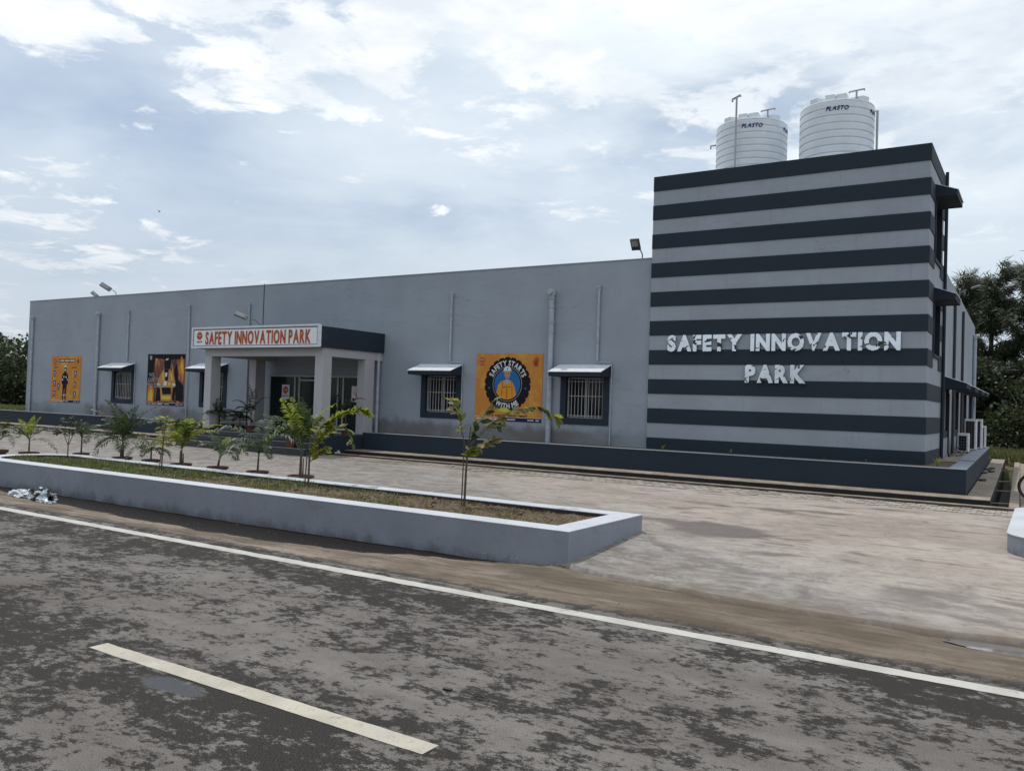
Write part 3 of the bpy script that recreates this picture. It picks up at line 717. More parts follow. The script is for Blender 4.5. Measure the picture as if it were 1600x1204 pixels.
# windows
def window(fx, w0, w1, z0, z1, nbars, deep=.12):
    """fx(a, out, z): a along the wall, out = distance in front of the wall"""
    def bx(mb, a0, a1, o0, o1, za, zb):
        p, q = fx(a0, o0, za), fx(a1, o1, zb); mb.box(min(p[0], q[0]), max(p[0], q[0]), min(p[1], q[1]), max(p[1], q[1]), za, zb)
    f = FR; t = .025; top = f*.3
    mb = MB(); bx(mb, w0, w0+f, -.004, t, z0, z1); bx(mb, w1-f, w1, -.004, t, z0, z1); bx(mb, w0+f, w1-f, -.004, t, z0, z0+f); bx(mb, w0+f, w1-f, -.004, t, z1-top, z1)
    # reveal
    bx(mb, w0+f-.02, w0+f, -deep, -.004, z0+f, z1-top); bx(mb, w1-f, w1-f+.02, -deep, -.004, z0+f, z1-top); bx(mb, w0+f-.02, w1-f+.02, -deep, -.004, z0+f-.02, z0+f); bx(mb, w0+f-.02, w1-f+.02, -deep, -.004, z1-top, z1-top+.02)
    win = mb.build('window', M['navy'], bld, bevel=.003)
    mb = MB(); bx(mb, w0+f, w1-f, -deep-.02, -deep+.005, z0+f, z1-top); mb.build('pane', M['glass'], win)
    mb = MB(); g = .022
    for a in (w0+f, (w0+w1)/2-g/2, w1-f-g): bx(mb, a, a+g, -deep+.006, -deep+.03, z0+f, z1-top)
    for z in (z0+f, z1-top-g): bx(mb, w0+f+g, w1-f-g, -deep+.008, -deep+.028, z, z+g)
    mb.build('sash', M['alu'], win)
    za, zb = z0+f+.01, z1-top-.03; n = nbars
    for k in range(n):
        a = lerp(w0+f+.03, w1-f-.03, k/(n-1)); mb = MB(); mb.tube([fx(a, -.035, za), fx(a, -.035, zb)], .0062, 5); mb.build('bar', M['grill'], win)
    for z in (za+.04, (za+zb)/2+.05, zb-.05):
        mb = MB(); mb.tube([fx(w0+f+.004, -.041, z), fx(w1-f-.004, -.041, z)], .006, 5); mb.build('rail', M['grill'], win)
def awning(fx, w0, w1, zt, out, drop, lip):
    aw = MB()
    # hollow hood: navy side cheeks and lip, white sheet on top
    for a in (w0, w1-.02):
        pts = [fx(a, 0, zt), fx(a, out, zt-drop), fx(a, out, zt-drop-lip), fx(a, 0, zt-drop-lip)]; q = [fx(a+.02, 0, zt), fx(a+.02, out, zt-drop), fx(a+.02, out, zt-drop-lip), fx(a+.02, 0, zt-drop-lip)]
        aw.add(pts+q, [(0, 1, 2, 3), (7, 6, 5, 4), (0, 4, 5, 1), (1, 5, 6, 2), (2, 6, 7, 3), (3, 7, 4, 0)])
    p = [fx(w0+.02, out-.02, zt-drop-lip), fx(w1-.02, out, zt-drop)]
    aw.box(min(p[0][0], p[1][0]), max(p[0][0], p[1][0]), min(p[0][1], p[1][1]), max(p[0][1], p[1][1]), zt-drop-lip, zt-drop-.001)
    # soffit
    p = [fx(w0+.02, 0, zt-drop-lip+.012), fx(w1-.02, out-.02, zt-drop-lip+.022)]
    aw.box(min(p[0][0], p[1][0]), max(p[0][0], p[1][0]), min(p[0][1], p[1][1]), max(p[0][1], p[1][1]), zt-drop-lip+.012, zt-drop-lip+.022)
    a = aw.build('awning', M['navy'], bld)
    sh = MB(); t = .014
    n = 24; vs = []; fs = []
    for k in range(n+1):
        w_ = lerp(w0-.012, w1+.012, k/n); r = .004*(k % 2)
        vs += [fx(w_, -.001, zt+t+r), fx(w_, out+.018, zt-drop+t+r), fx(w_, out+.018, zt-drop+.003), fx(w_, -.001, zt+.003)]
        if k: b = 4*k; fs += [(b-4, b-3, b+1, b), (b-3, b-2, b+2, b+1), (b-2, b-1, b+3, b+2), (b-1, b-4, b, b+3)]
    fs += [(0, 1, 2, 3), (4*n, 4*n+3, 4*n+2, 4*n+1)]
    sh.add(vs, fs); sh.build('roof_sheet', M['white_metal'], a)
ffr = lambda a, o_, z: (a, YF-o_, z)
fsd = lambda a, o_, z: (X2+o_, a, z)
for a, b in WF:
    window(ffr, a, b, WZ0, WZ1, 11); awning(ffr, a-.05, b+.02, 2.465, .48, .17, .085)
for a, b in WS:
    window(fsd, a, b, WZ0, WZ1, 9); awning(fsd, a-.07, b+.04, 2.43, .42, .15, .085)
for a, b, z0, z1 in TW:
    mb = MB(); mb.box(X2-.14, X2-.12, a, b, z0, z1); o = mb.build('window', M['glass'], bld)
    mb = MB()
    for ya, yb, za, zb in ((a-.06, a, z0-.06, z1+.06), (b, b+.06, z0-.06, z1+.06), (a, b, z0-.06, z0), (a, b, z1, z1+.06)): mb.box(X2-.13, X2+.03, ya, yb, za, zb)
    mb.build('frame', M['navy'], o)
    awning(fsd, a-.08, b+.06, z1+.24, .36, .14, .085)
# rain pipes and cable pipes on the walls
def pipe(pts, r, cap=True, brackets=(), mat='pipe_grey', dirn=(0, -1, 0)):
    mb = MB(); mb.tube(pts, r, 10); o = autosmooth(mb.build('drain_pipe', M[mat], bld))
    if cap:
        p = Vector(pts[0]); d = Vector(dirn); side = Vector((-d.y, d.x, 0))
        c = MB(); c.tube([p+Vector((0, 0, -.06)), p+Vector((0, 0, .035)), ], r*1.3, 10); c.tube([p+Vector((0, 0, .01))+d*(-r), p+Vector((0, 0, .01))+d*r*2.2], r*1.05, 8)
        autosmooth(c.build('pipe_cap', M['pvc'], o))
    for z in brackets:
        q = Vector(pts[0]); q.z = z; c = MB(); c.tube([q+Vector((0, 0, -.014)), q+Vector((0, 0, .014))], r*1.28, 10); c.build('clamp', M['pvc'], o)
def fpipe(x, zt, zb, r, br=(), cap=True, dx=0.): pipe([(x, YF-r-.012, zt), (x+dx, YF-r-.012, zb)], r, cap, br)
fpipe(-30.43, 4.07, .70, .038, (3.3, 2.2, 1.2)); fpipe(-26.39, 4.09, .70, .045, (3.4, 2.4, 1.4)); fpipe(-9.18, 4.06, .70, .058, (3.93, 3.74, 3.4, 3.2, 2.2, 1.3))
def spipe(x, zt, xr): # pipe that drops on to an awning and goes round the window
    pipe([(x, YF-.034, zt), (x, YF-.034, 2.56)], .028, True, (3.7, 3.0)); pipe([(x, YF-.03, 2.56), (x+.02, YF-.03, 2.53), (xr-.03, YF-.03, 2.525), (xr, YF-.03, 2.50), (xr, YF-.03, .72)], .012, False)
spipe(-24.77, 4.13, -24.33); spipe(-11.945, 4.15, -11.575); spipe(-8.05, 4.13, -7.71)
pipe([(-21.74, YF-.034, 4.20), (-21.70, YF-.034, 2.56)], .028, True, (3.6,)); pipe([(-21.70, YF-.034, 2.56), (-21.70, YF-.034, .75)], .014, False)
pipe([(-19.07, YF-.034, 4.14), (-19.05, YF-.034, .75)], .026, True, (3.6,))
pipe([(-14.09, 15.93, 2.75), (-14.09, 15.93, .72)], .040, False)
for y, zt in ((20.8, 4.28), (23.0, 4.18)): pipe([(X2+.035, y, zt), (X2+.035, y+.02, .8)], .03, False, mat='dark_metal', dirn=(1, 0, 0))
pipe([(X2+.05, 26.8, 3.9), (X2+.05, 26.8, .8)], .05, True, mat='pipe_grey', dirn=(1, 0, 0))
pipe([(X2+.04, YB+.06, 6.42), (X2+.04, YB+.06, .8)], .032, False, mat='navy')
# porch
PXL, PXR, PY = -18.64, -14.02, 13.88
mb = MB(); mb.box(PXL, PXR, PY, YF-.004, 2.752, 3.235); mb.build('porch_fascia', M['navy'], bld, bevel=.004)
mb = MB(); mb.box(-18.275, -14.075, 14.0, 14.27, 2.548, 2.751); mb.box(-18.275, -18.02, 14.271, YF-.003, 2.55, 2.75); mb.box(-14.33, -14.075, 14.271, YF-.003, 2.55, 2.75)
mb.box(-18.02, -14.33, 14.271, YF-.003, 2.70, 2.7505); mb.build('porch_beam', M['porch'], bld, bevel=.004)
for x in (-18.275, -14.335):
    for y, dy in ((14.002, .29), (15.44, .33)):
        mb = MB(); mb.box(x+.002, x+.258, y, y+dy, .66, 2.549); c = mb.build('column', M['porch'], bld, bevel=.006)
        mb = MB(); mb.box(x-.008, x+.268, y-.01, y+dy+.01, .655, .72); mb.build('plinth', M['marble'], c)
FZ = .655
for k, (y0, z) in enumerate(((13.88, FZ), (13.68, .53), (13.48, .405))):
    mb = MB(); mb.box(-18.62, -14.02, y0, (YF-.002 if k == 0 else y0+.2001), .05, z)
    st = mb.build('porch_step' if k else 'porch_floor', M['marble'], bld, bevel=.004)
    mb = MB(); mb.box(-18.62, -14.02, y0-.012, y0+.05, z+.001, z+.014); mb.build('nosing', M['treadline'], st)
for xa in (-14.018, -18.72): mb = MB(); mb.box(xa, xa+.09, 13.95, 15.258, .05, .70); mb.build('porch_cheek', M['navy'], bld, bevel=.004)
# glazed entrance
mb = MB(); g = .05; yg = 15.99
for x in (DX0, -17.10, -16.93, -16.02, -15.52, -15.33, DX1-g): mb.box(x, x+g, yg-.02, yg+.04, DZ0, DZ1)
for z in (DZ0, DZ1-g): mb.box(DX0+g, DX1-g, yg-.015, yg+.035, z, z+g)
mb.box(-16.93+g, -16.02, yg-.016, yg+.036, DZ1-.16, DZ1-.11)
df = mb.build('door_frame', M['alu'], bld, bevel=.003)
xs_ = [DX0, -17.10, -16.93, -16.02, -15.52, -15.33, DX1-g]
for k, (a, b) in enumerate(zip(xs_, xs_[1:])):
    mb = MB(); mb.box(a+g, b, yg+.005, yg+.02, DZ0+g, DZ1-g); mb.build('glass_pane', M['blind'] if k in (0, 2, 5) else M['glass'], df)
mb = MB(); mb.tube([(-16.97, yg-.06, 1.25), (-16.97, yg-.06, 1.55)], .012, 8); mb.tube([(-15.60, yg-.06, 1.25), (-15.60, yg-.06, 1.55)], .012, 8); mb.build('door_handle', M['black'], df)
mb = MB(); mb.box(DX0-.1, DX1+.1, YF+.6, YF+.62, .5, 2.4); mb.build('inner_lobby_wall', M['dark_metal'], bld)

# ------------------------------------------------------------------ navy planter, ledge, drain
YN, ZN, ZL = 15.26, .786, .372
def sk(x, y): return x - .022*(y-15.2)          # the side margin runs a degree off square
nv = thing('planter', 'long navy blue planter wall along the foot of the building', 'planter', (-5, 15.4, .3))
def rim(name, poly, z0, z1, mat, par):
    mb = MB(); mb.prism(poly, z0, z1); return mb.build(name, mat, par, bevel=.004)
rim('wall', [(-13.928, YN), (-1.04, YN), (-1.04, YN+.13), (-13.928, YN+.13)], .05, ZN-.012, M['navy'], nv)
rim('wall', [(-33.5, YN), (-18.722, YN), (-18.722, YN+.13), (-33.5, YN+.13)], .05, ZN-.012, M['navy'], nv)
rim('rim', [(-13.93, YN-.006), (-1.034, YN-.006), (-1.034, YN+.136), (-13.93, YN+.136)], ZN-.0115, ZN, M['rimgrey'], nv)
rim('rim', [(-33.5, YN-.006), (-18.722, YN-.006), (-18.722, YN+.136), (-33.5, YN+.136)], ZN-.0115, ZN, M['rimgrey'], nv)
Ys = YN+.131
for ya, yb in ((Ys, 18.2), (18.2, 21.5), (21.5, 27.5)):
    rim('wall', [(sk(-1.30, ya), ya+.006), (sk(-1.04, ya), ya+.006), (sk(-1.04, yb), yb-.006), (sk(-1.30, yb), yb-.006)], .05, ZN-.012, M['navy'], nv)
    rim('rim', [(sk(-1.30, ya), ya+.006), (sk(-1.034, ya), ya+.006), (sk(-1.034, yb), yb-.006), (sk(-1.30, yb), yb-.006)], ZN-.0115, ZN+(.02 if ya > 18 else 0), M['rimgrey'], nv)
mb = MB(); mb.box(-13.9, -1.3, YN+.131, YF+.1, .05, .772); mb.box(-33.4, -18.75, YN+.131, YF+.1, .05, .725); mb.box(X2-.1, -1.302, YF+.1, 17.6, .05, .765); mb.build('soil', M['soil'], nv)
mb = MB(); mb.box(X2-.05, -1.345, 17.61, 27.4, .05, .79); mb.build('side_slab', M['ledge'], nv, bevel=.004)
def weed(x, y, z, h, n, mat, seed):
    r = random.Random(seed); mb = MB()
    for k in range(n):
        a = r.uniform(0, 6.28); l = h*r.uniform(.6, 1.1); dx, dy = math.cos(a), math.sin(a); wd = l*.07; b = r.uniform(.3, .7)
        p0, p1, p2 = Vector((x, y, z)), Vector((x+dx*l*b*.5, y+dy*l*b*.5, z+l*.7)), Vector((x+dx*l*b*1.2, y+dy*l*b*1.2, z+l*r.uniform(.6, 1)))
        s_ = Vector((-dy, dx, 0))*wd; mb.add([p0-s_*.5, p0+s_*.5, p1+s_, p1-s_, p2], [(0, 1, 2, 3), (3, 2, 4)])
    return mb
for k, (x, lab) in enumerate(((-6.35, 'small yellowing weed at the left foot of the striped tower'), (-5.0, 'green weed under the word PARK at the tower foot'), (-4.15, 'thin weed in the navy planter below the right end of PARK'), (-3.3, 'tiny weed in the navy planter under the tower middle'), (-2.6, 'thin weed towards the right in front of the striped tower'), (-1.50, 'bright green weed in the corner bed right of the tower'))):
    o = weed(x, 15.62 if k < 5 else 15.75, .765, (.12, .14, .09, .08, .10, .17)[k], (7, 7, 5, 4, 6, 12)[k], 0, k).build('weed', M['palm_yel'] if k in (0, 5) else M['olive'], fix=False); tag(o, lab, 'weed', 'weeds in the navy planter')
# concrete ledge in front of it, narrow drain, kerb
mb = MB()
LP = [(-60, 14.66), (-.675, 14.66), (sk(-.675, 30), 30), (sk(-1.02, 30), 30), (-1.02, 15.28), (-60, 15.28)]
mb.prism(LP, ZL-.014, ZL)
ld = tag(mb.build('ledge', M['ledge'], bevel=.006), kind='structure')
mb = MB(); mb.prism([(a, b+(.008 if b < 14.7 else 0)) for a, b in LP], -.3, ZL-.0145); mb.build('shade_dark_side', M['drain_dark'], ld)  # ledge side below the slab, its shade painted as a darker material
mb = MB(); mb.prism([(-60, 14.47), (-.425, 14.47), (sk(-.425, 30), 30), (sk(-.672, 30), 30), (-.672, 14.66), (-60, 14.66)], -.5, -.22)
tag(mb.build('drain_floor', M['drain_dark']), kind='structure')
mb = MB(); mb.prism([(-60, 14.32), (-.285, 14.32), (sk(-.285, 30), 30), (sk(-.425, 30), 30), (-.425, 14.468), (-60, 14.468)], .293, .305)
kb = tag(mb.build('drain_kerb', M['ledge'], bevel=.006), kind='structure')
mb = MB(); mb.prism([(-60, 14.326), (-.291, 14.326), (sk(-.291, 30), 30), (sk(-.42, 30), 30), (-.42, 14.463), (-60, 14.463)], -.3, .2925); mb.build('shade_dark_side', M['drain_side'], kb)  # kerb body below its top, shade painted into the darker brown
for y, z in ((15.6, .25), (18.2, .26), (21.0, .26), (25.5, .26)):
    mb = MB(); mb.tube([(sk(-.70, y), y, z), (sk(-.40, y), y, z+.01)], .014, 8); tag(mb.build('cross_pipe', M['ledge']), {15.6: 'nearest pale pipe crossing the side drain', 18.2: 'second pale pipe crossing the side drain', 21.0: 'third pale pipe crossing the side drain', 25.5: 'farthest pale pipe crossing the side drain'}[y], 'pipe', 'pipes across the side drain')
for k, (x, y) in enumerate(((-.86, 22.5), (-.95, 23.4), (-.88, 24.0), (-.99, 21.8), (-.93, 19.2))):
    mb = MB(); n = 10; vs = [(sk(x, y)+.07*(1+.4*nz(k, i, 3))*math.cos(i*.628), y+.22*(1+.4*nz(k, i, 5))*math.sin(i*.628), ZL+.004) for i in range(n)]
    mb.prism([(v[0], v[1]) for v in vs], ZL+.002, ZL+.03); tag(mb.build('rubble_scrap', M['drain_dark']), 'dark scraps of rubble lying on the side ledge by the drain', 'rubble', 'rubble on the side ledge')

# ------------------------------------------------------------------ lettering and signs
# raised metal words on the tower
sg = thing('raised_sign', 'mirror metal words SAFETY INNOVATION PARK fixed on the striped tower', 'sign', (-4.29, 15.95, 2.1))
def raised(text, x0, x1, zb, h):
    L, W = layout(text, h, .055, .085, .38); kx = (x1-x0)/W
    for ch, x, k in L:
        g = glyph(ch, .055); vs = [(x0+(x+u*k)*kx, zb+v*k) for u, v in g[0]]
        mb = MB(); solid(mb, vs, g[1], lambda u, v, d: (u, YT-.02-d, v), .055); mb.build('letter', M['chrome'], sg)
raised('SAFETY INNOVATION', -6.44, -2.135, 2.768, .315)
raised('PARK', -4.85, -3.725, 2.165, .33)
# entrance sign
es = thing('sign_board', 'white entrance sign with red words SAFETY INNOVATION PARK above the porch', 'sign', (-16.3, 13.8, 2.75))
SX0, SX1, SZ0, SZ1 = -18.545, -14.03, 2.752, 3.262
mb = MB(); mb.box(SX0, SX1, 13.80, PY-.002, SZ0, SZ1); mb.build('panel', M['signwhite'], es)
mb = MB(); e = .03
mb.box(SX0-.01, SX1+.01, 13.78, 13.799, SZ1-e, SZ1+.01); mb.box(SX0-.01, SX1+.01, 13.78, 13.799, SZ0-.01, SZ0+e); mb.box(SX0-.01, SX0+e, 13.78, 13.799, SZ0+e, SZ1-e); mb.box(SX1-e, SX1+.01, 13.78, 13.799, SZ0+e, SZ1-e)
mb.build('frame', M['white_metal'], es)
mb = MB(); q = .045
for a in ((SX0+q, SX1-q, SZ1-q-.018, SZ1-q), (SX0+q, SX1-q, SZ0+q, SZ0+q+.012), (SX0+q, SX0+q+.014, SZ0+q, SZ1-q), (SX1-q-.014, SX1-q, SZ0+q, SZ1-q)): mb.box(a[0], a[1], 13.796, 13.7995, a[2], a[3])
mb.build('border_line', M['p_navy'], es)
L, W = layout('SAFETY INNOVATION PARK', .325, .022, .125, .30); kx = (4.37-.50-.14)/W   # condensed capitals
for ch, x, k in L:
    g = glyph(ch, .022); vs = [(-18.02+(x+u*k)*kx, 2.84+v*k) for u, v in g[0]]
    mb = MB(); solid(mb, vs, g[1], lambda u, v, d: (u, 13.799-d, v), .012); mb.build('letter', M['signred'], es)
def disc(mb, cx, cz, rx, rz, P, n=28, a0=0, a1=360):
    vs = [P(cx+rx*math.cos(R(lerp(a0, a1, k/n))), cz+rz*math.sin(R(lerp(a0, a1, k/n)))) for k in range(n+(0 if a1-a0 == 360 else 1))]
    mb.add(vs, [tuple(range(len(vs)))])
def poly(mb, pts, P): mb.add([P(a, b) for a, b in pts], [tuple(range(len(pts)))])
def rect(mb, x0, x1, z0, z1, P): poly(mb, [(x0, z0), (x1, z0), (x1, z1), (x0, z1)], P)
def emblem(par, cx, cz, r, y, words=True, orange='p_logo'):
    """orange disc crossed by a dark band with pale script, dark words below"""
    P = lambda a, b: (a, y, b); mb = MB(); disc(mb, cx, cz, r, r*1.02, lambda a, b: (a, y, b)); o = mb.build('emblem_disc', M[orange], par, fix=False)
    mb = MB(); rect(mb, cx-r*1.03, cx+r*1.03, cz-r*.24, cz+r*.24, lambda a, b: (a, y-.0015, b)); mb.build('emblem_band', M['p_dkblue'], par, fix=False)
    mb = MB()
    for k in range(7): rect(mb, cx-r*.78+k*r*.225, cx-r*.78+k*r*.225+r*.15, cz-r*.11, cz+r*.09, lambda a, b: (a, y-.003, b))
    rect(mb, cx-r*.82, cx+r*.80, cz+r*.10, cz+r*.15, lambda a, b: (a, y-.003, b)); mb.build('emblem_script', M['p_white'], par, fix=False)
    if words:
        mb = MB(); text_on(mb, 'IndianOil', lambda u, v, d: (cx-r*1.0+u, y, cz-r*1.62+v), width=r*2.0, h=r*.42, bold=.03); mb.build('emblem_words', M['p_dkblue'], par, fix=False)
emblem(es, -18.265, 3.055, .105, 13.797)

# posters on the facade
def poster(x0, x1, z0, z1, y, mat, label, t=.012):
    p = thing('poster', label, 'poster', ((x0+x1)/2, y, z0)); mb = MB(); mb.box(x0, x1, y-t, y-.001, z0, z1); mb.build('sheet', mat, p); return p
def hand(par, cx, cz, s, y, mat='p_hand'):
    mb = MB(); P = lambda a, b: (a, y, b)
    poly(mb, [(cx-.22*s, cz-.5*s), (cx+.25*s, cz-.5*s), (cx+.32*s, cz), (cx+.25*s, cz+.12*s), (cx-.22*s, cz+.12*s), (cx-.33*s, cz-.1*s)], P)
    for k, (a, l) in enumerate(((-.17, .36), (-.03, .48), (.11, .42), (.23, .27))): poly(mb, [(cx+(a-.055)*s, cz+.1*s), (cx+(a+.055)*s, cz+.1*s), (cx+(a+.065+.03*k)*s, cz+(.1+l)*s), (cx+(a-.02+.03*k)*s, cz+(.1+l)*s)], lambda a_, b_: (a_, y-.001, b_))
    poly(mb, [(cx-.33*s, cz-.12*s), (cx-.22*s, cz-.2*s), (cx-.42*s, cz+.2*s), (cx-.52*s, cz+.18*s)], lambda a_, b_: (a_, y-.001, b_))
    mb.build('hand_print', M[mat], par, fix=False)
def footer(par, x0, x1, z0, z1, y, split=.47):
    xm = lerp(x0, x1, split); mb = MB(); rect(mb, xm, x1, z0, z1, lambda a, b: (a, y, b)); mb.build('footer_band', M['p_navy'], par, fix=False)
    mb = MB(); h = (z1-z0)
    for a, b in ((.03, .12), (.15, .27), (.30, .45), (.50, .62), (.80, .89), (.92, .97)): rect(mb, lerp(x0, x1, a), lerp(x0, x1, b), z0+h*.35, z0+h*.6, lambda a_, b_: (a_, y-.0015, b_))
    rect(mb, x0, x1, z1, z1+.008, lambda a_, b_: (a_, y-.0015, b_)); mb.build('footer_print', M['p_white'], par, fix=False)
# A: protective clothing
ax0, ax1, az0, az1 = -29.15, -27.37, 1.135, 2.71; y = YF-.0135
pa = poster(ax0, ax1, az0, az1, YF, M['p_orange'], 'orange poster with a worker in black overalls and round blue icons')
U = lambda u: lerp(ax0, ax1, u); V = lambda v: lerp(az1, az0, v)
def P1(k): return lambda a, b: (a, y-.0015*k, b)
emblem(pa, U(.115), V(.10), .09, y)
hand(pa, U(.90), V(.11), .16, y)
mb = MB(); rect(mb, U(.25), U(.78), V(.135), V(.065), P1(0)); disc(mb, U(.25), V(.10), .055, .055, P1(.5)); disc(mb, U(.78), V(.10), .055, .055, P1(.5)); mb.build('title_pill', M['p_brown'], pa, fix=False)
mb = MB()
for a, b in ((.235, .262), (.30, .42), (.45, .60), (.62, .79)): rect(mb, U(a), U(b), V(.112), V(.088), P1(1))
mb.build('title_print', M['p_white'], pa, fix=False)
cx = U(.475)
mb = MB(); P = P1(0); h = az1-az0
def fig(pts): poly(mb, [(cx+a*h, V(b)) for a, b in pts], P)
fig([(-.075, .37), (.085, .37), (.125, .44), (.125, .60), (.085, .62), (.075, .72), (.055, .92), (.01, .92), (.005, .70), (-.01, .70), (-.045, .92), (-.085, .92), (-.075, .62), (-.115, .60), (-.115, .44)])
fig([(-.05, .91), (-.02, .91), (-.06, .965), (-.10, .955)]); fig([(.02, .91), (.05, .91), (.06, .96), (.03, .965)])
fig([(-.03, .24), (.045, .24), (.05, .37), (-.035, .37)])
mb.build('figure', M['p_black'], pa, fix=False)
P = P1(1.2)
for pts, nm in zip(([(-.04, .245), (.055, .245), (.045, .21), (.01, .195), (-.025, .21)], [(-.02, .28), (.025, .28), (.022, .325), (-.01, .325)], [(-.115, .50), (-.065, .50), (-.065, .525), (-.115, .525)], [(.085, .50), (.125, .50), (.125, .525), (.085, .525)], [(-.06, .84), (.06, .84), (.06, .855), (-.06, .855)], [(-.055, .43), (-.02, .43), (-.025, .47), (-.05, .47)], [(.03, .44), (.07, .44), (.065, .48), (.035, .48)]), ('hard_hat', 'face', 'cuff_band', 'cuff_band', 'ankle_band', 'pocket', 'pocket')):
    mb = MB(); fig(pts); mb.build(nm, M['p_white'], pa, fix=False)
for k, (u, v) in enumerate(((.125, .365), (.125, .58), (.125, .80), (.265, .645), (.825, .365), (.825, .60), (.825, .81))):
    mb = MB(); disc(mb, U(u), V(v), .082, .082, P1(0), 20); ic = mb.build('icon_disc', M['p_deep'], pa, fix=False)
    mb = MB(); s_ = .04
    poly(mb, [(U(u)-s_*(.6+.2*(k % 3)), V(v)-s_), (U(u)+s_*(1-.2*(k % 2)), V(v)-s_*.9), (U(u)+s_*.5, V(v)+s_*(1-.3*(k % 2))), (U(u)-s_*.5, V(v)+s_)], P1(1)); mb.build('icon', M['p_white'], ic, fix=False)
    mb = MB(); rect(mb, U(u)-.085, U(u)+.085, V(v)-.135, V(v)-.105, P1(0)); mb.build('caption_bar', M['p_brown'], pa, fix=False)
mb = MB(); rect(mb, U(.08), U(.22), V(.255), V(.24), P1(0)); rect(mb, U(.70), U(.86), V(.255), V(.24), P1(0)); mb.build('caption_bar', M['p_black'], pa, fix=False)
footer(pa, ax0, ax1, az0, az0+.075, y)
# B: firefighter in flames
bx0, bx1, bz0, bz1 = -23.70, -21.87, 1.188, 2.756
pb = poster(bx0, bx1, bz0, bz1, YF, M['p_fire'], 'dark poster with a firefighter in tan coat among flames')
U = lambda u: lerp(bx0, bx1, u); V = lambda v: lerp(bz1, bz0, v)
mb = MB()
def shp(mb, pts, k): poly(mb, [(U(a), V(b)) for a, b in pts], P1(k))
shp(mb, [(.0, .0), (1, 0), (1, .09), (.55, .11), (.2, .08), (.17, .42), (0, .55)], 0); shp(mb, [(.72, .30), (.80, .16), (.84, .5), (.98, .6), (.98, .92), (.80, .9), (.74, .6)], 0)
mb.build('dark_ground', M['p_black'], pb, fix=False)
mb = MB(); shp(mb, [(.90, .03), (.97, .12), (.99, .38), (.96, .58), (.91, .42), (.86, .36), (.83, .26), (.88, .14)], .5); mb.build('flame', M['p_flame'], pb, fix=False); mb = MB(); shp(mb, [(.03, .68), (.12, .60), (.2, .70), (.19, .94), (.02, .94)], .5); mb.build('flame', M['p_flame'], pb, fix=False)
mb = MB(); shp(mb, [(.91, .12), (.95, .2), (.975, .38), (.93, .36), (.89, .26)], .9); mb.build('flame_core', M['p_flame_y'], pb, fix=False); mb = MB(); shp(mb, [(.06, .76), (.13, .68), (.17, .78), (.16, .92), (.05, .92)], .9); mb.build('flame_core', M['p_flame_y'], pb, fix=False)
mb = MB(); shp(mb, [(.44, .30), (.60, .30), (.70, .35), (.76, .52), (.78, .62), (.72, .66), (.68, .80), (.66, .92), (.38, .92), (.37, .70), (.33, .66), (.27, .60), (.36, .40)], 1); mb.build('coat', M['p_tan'], pb, fix=False)
mb = MB(); shp(mb, [(.46, .10), (.52, .065), (.58, .07), (.635, .12), (.63, .20), (.60, .29), (.48, .29), (.455, .20)], 1.8); shp(mb, [(.46, .30), (.58, .30), (.57, .52), (.50, .52)], 1.8); shp(mb, [(.40, .65), (.66, .65), (.67, .78), (.44, .79)], 1.8); shp(mb, [(.28, .66), (.36, .66), (.40, .92), (.26, .92)], 1.8); shp(mb, [(.70, .66), (.76, .64), (.76, .9), (.70, .9)], 1.8); mb.build('helmet_and_gear', M['p_black'], pb, fix=False)
mb = MB(); shp(mb, [(.49, .10), (.56, .08), (.57, .10), (.50, .125)], 2.4); shp(mb, [(.49, .36), (.55, .36), (.54, .44), (.49, .44)], 2.4); shp(mb, [(.46, .53), (.54, .53), (.54, .61), (.46, .62)], 2.4); shp(mb, [(.28, .56), (.34, .58), (.36, .61), (.29, .61)], 2.4); shp(mb, [(.69, .57), (.76, .57), (.77, .61), (.71, .62)], 2.4); mb.build('badge', M['p_white'], pb, fix=False)
mb = MB(); shp(mb, [(.40, .82), (.66, .82), (.66, .885), (.41, .885)], 2.4); shp(mb, [(.42, .36), (.46, .34), (.46, .50), (.42, .52)], 2.4); shp(mb, [(.62, .36), (.67, .38), (.70, .52), (.66, .5)], 2.4); shp(mb, [(.58, .56), (.64, .55), (.64, .6), (.58, .61)], 2.4); mb.build('reflective_strip', M['p_yel'], pb, fix=False)
for t, u, v, wd in (('WE,', .05, .445, .16), ('SAFETY', .03, .545, .30), ('TO DARE', .03, .655, .42)):
    mb = MB(); text_on(mb, t, lambda a, b, d: (U(u)+a, y-.0045, V(v)+b), width=wd*(bx1-bx0), h=.125, bold=.01); mb.build('slogan', M['p_grey'], pb, fix=False)
emblem(pb, U(.085), V(.07), .065, y-.001, orange='p_grey')
footer(pb, bx0, bx1, bz0, bz0+.07, y-.001)
# C: worker inside a tyre
cx0, cx1, cz0, cz1 = -11.185, -9.395, 1.19, 2.73
pc = poster(cx0, cx1, cz0, cz1, YF, M['p_orange'], 'square orange poster of a helmeted worker inside a black tyre ring')
U = lambda u: lerp(cx0, cx1, u); V = lambda v: lerp(cz1, cz0, v); W_ = cx1-cx0
ox, oz = U(.485), V(.455); RT = .62
emblem(pc, U(.09), V(.10), .07, y); hand(pc, U(.90), V(.125), .20, y)
mb = MB(); n = 176; vs = []
for k in range(n):
    a = 2*math.pi*k/n; r = RT*(1.0 if k % 8 > 1 else .955); vs.append((ox+r*math.cos(a), oz+r*math.sin(a)))
poly(mb, vs, P1(0)); mb.build('tyre', M['p_black'], pc, fix=False)
mb = MB(); disc(mb, ox, oz, .395, .395, P1(1), 48); mb.build('ring_line', M['p_rim'], pc, fix=False)
mb = MB(); disc(mb, ox, oz, .380, .380, P1(2), 48); mb.build('inner_ring', M['p_black'], pc, fix=False)
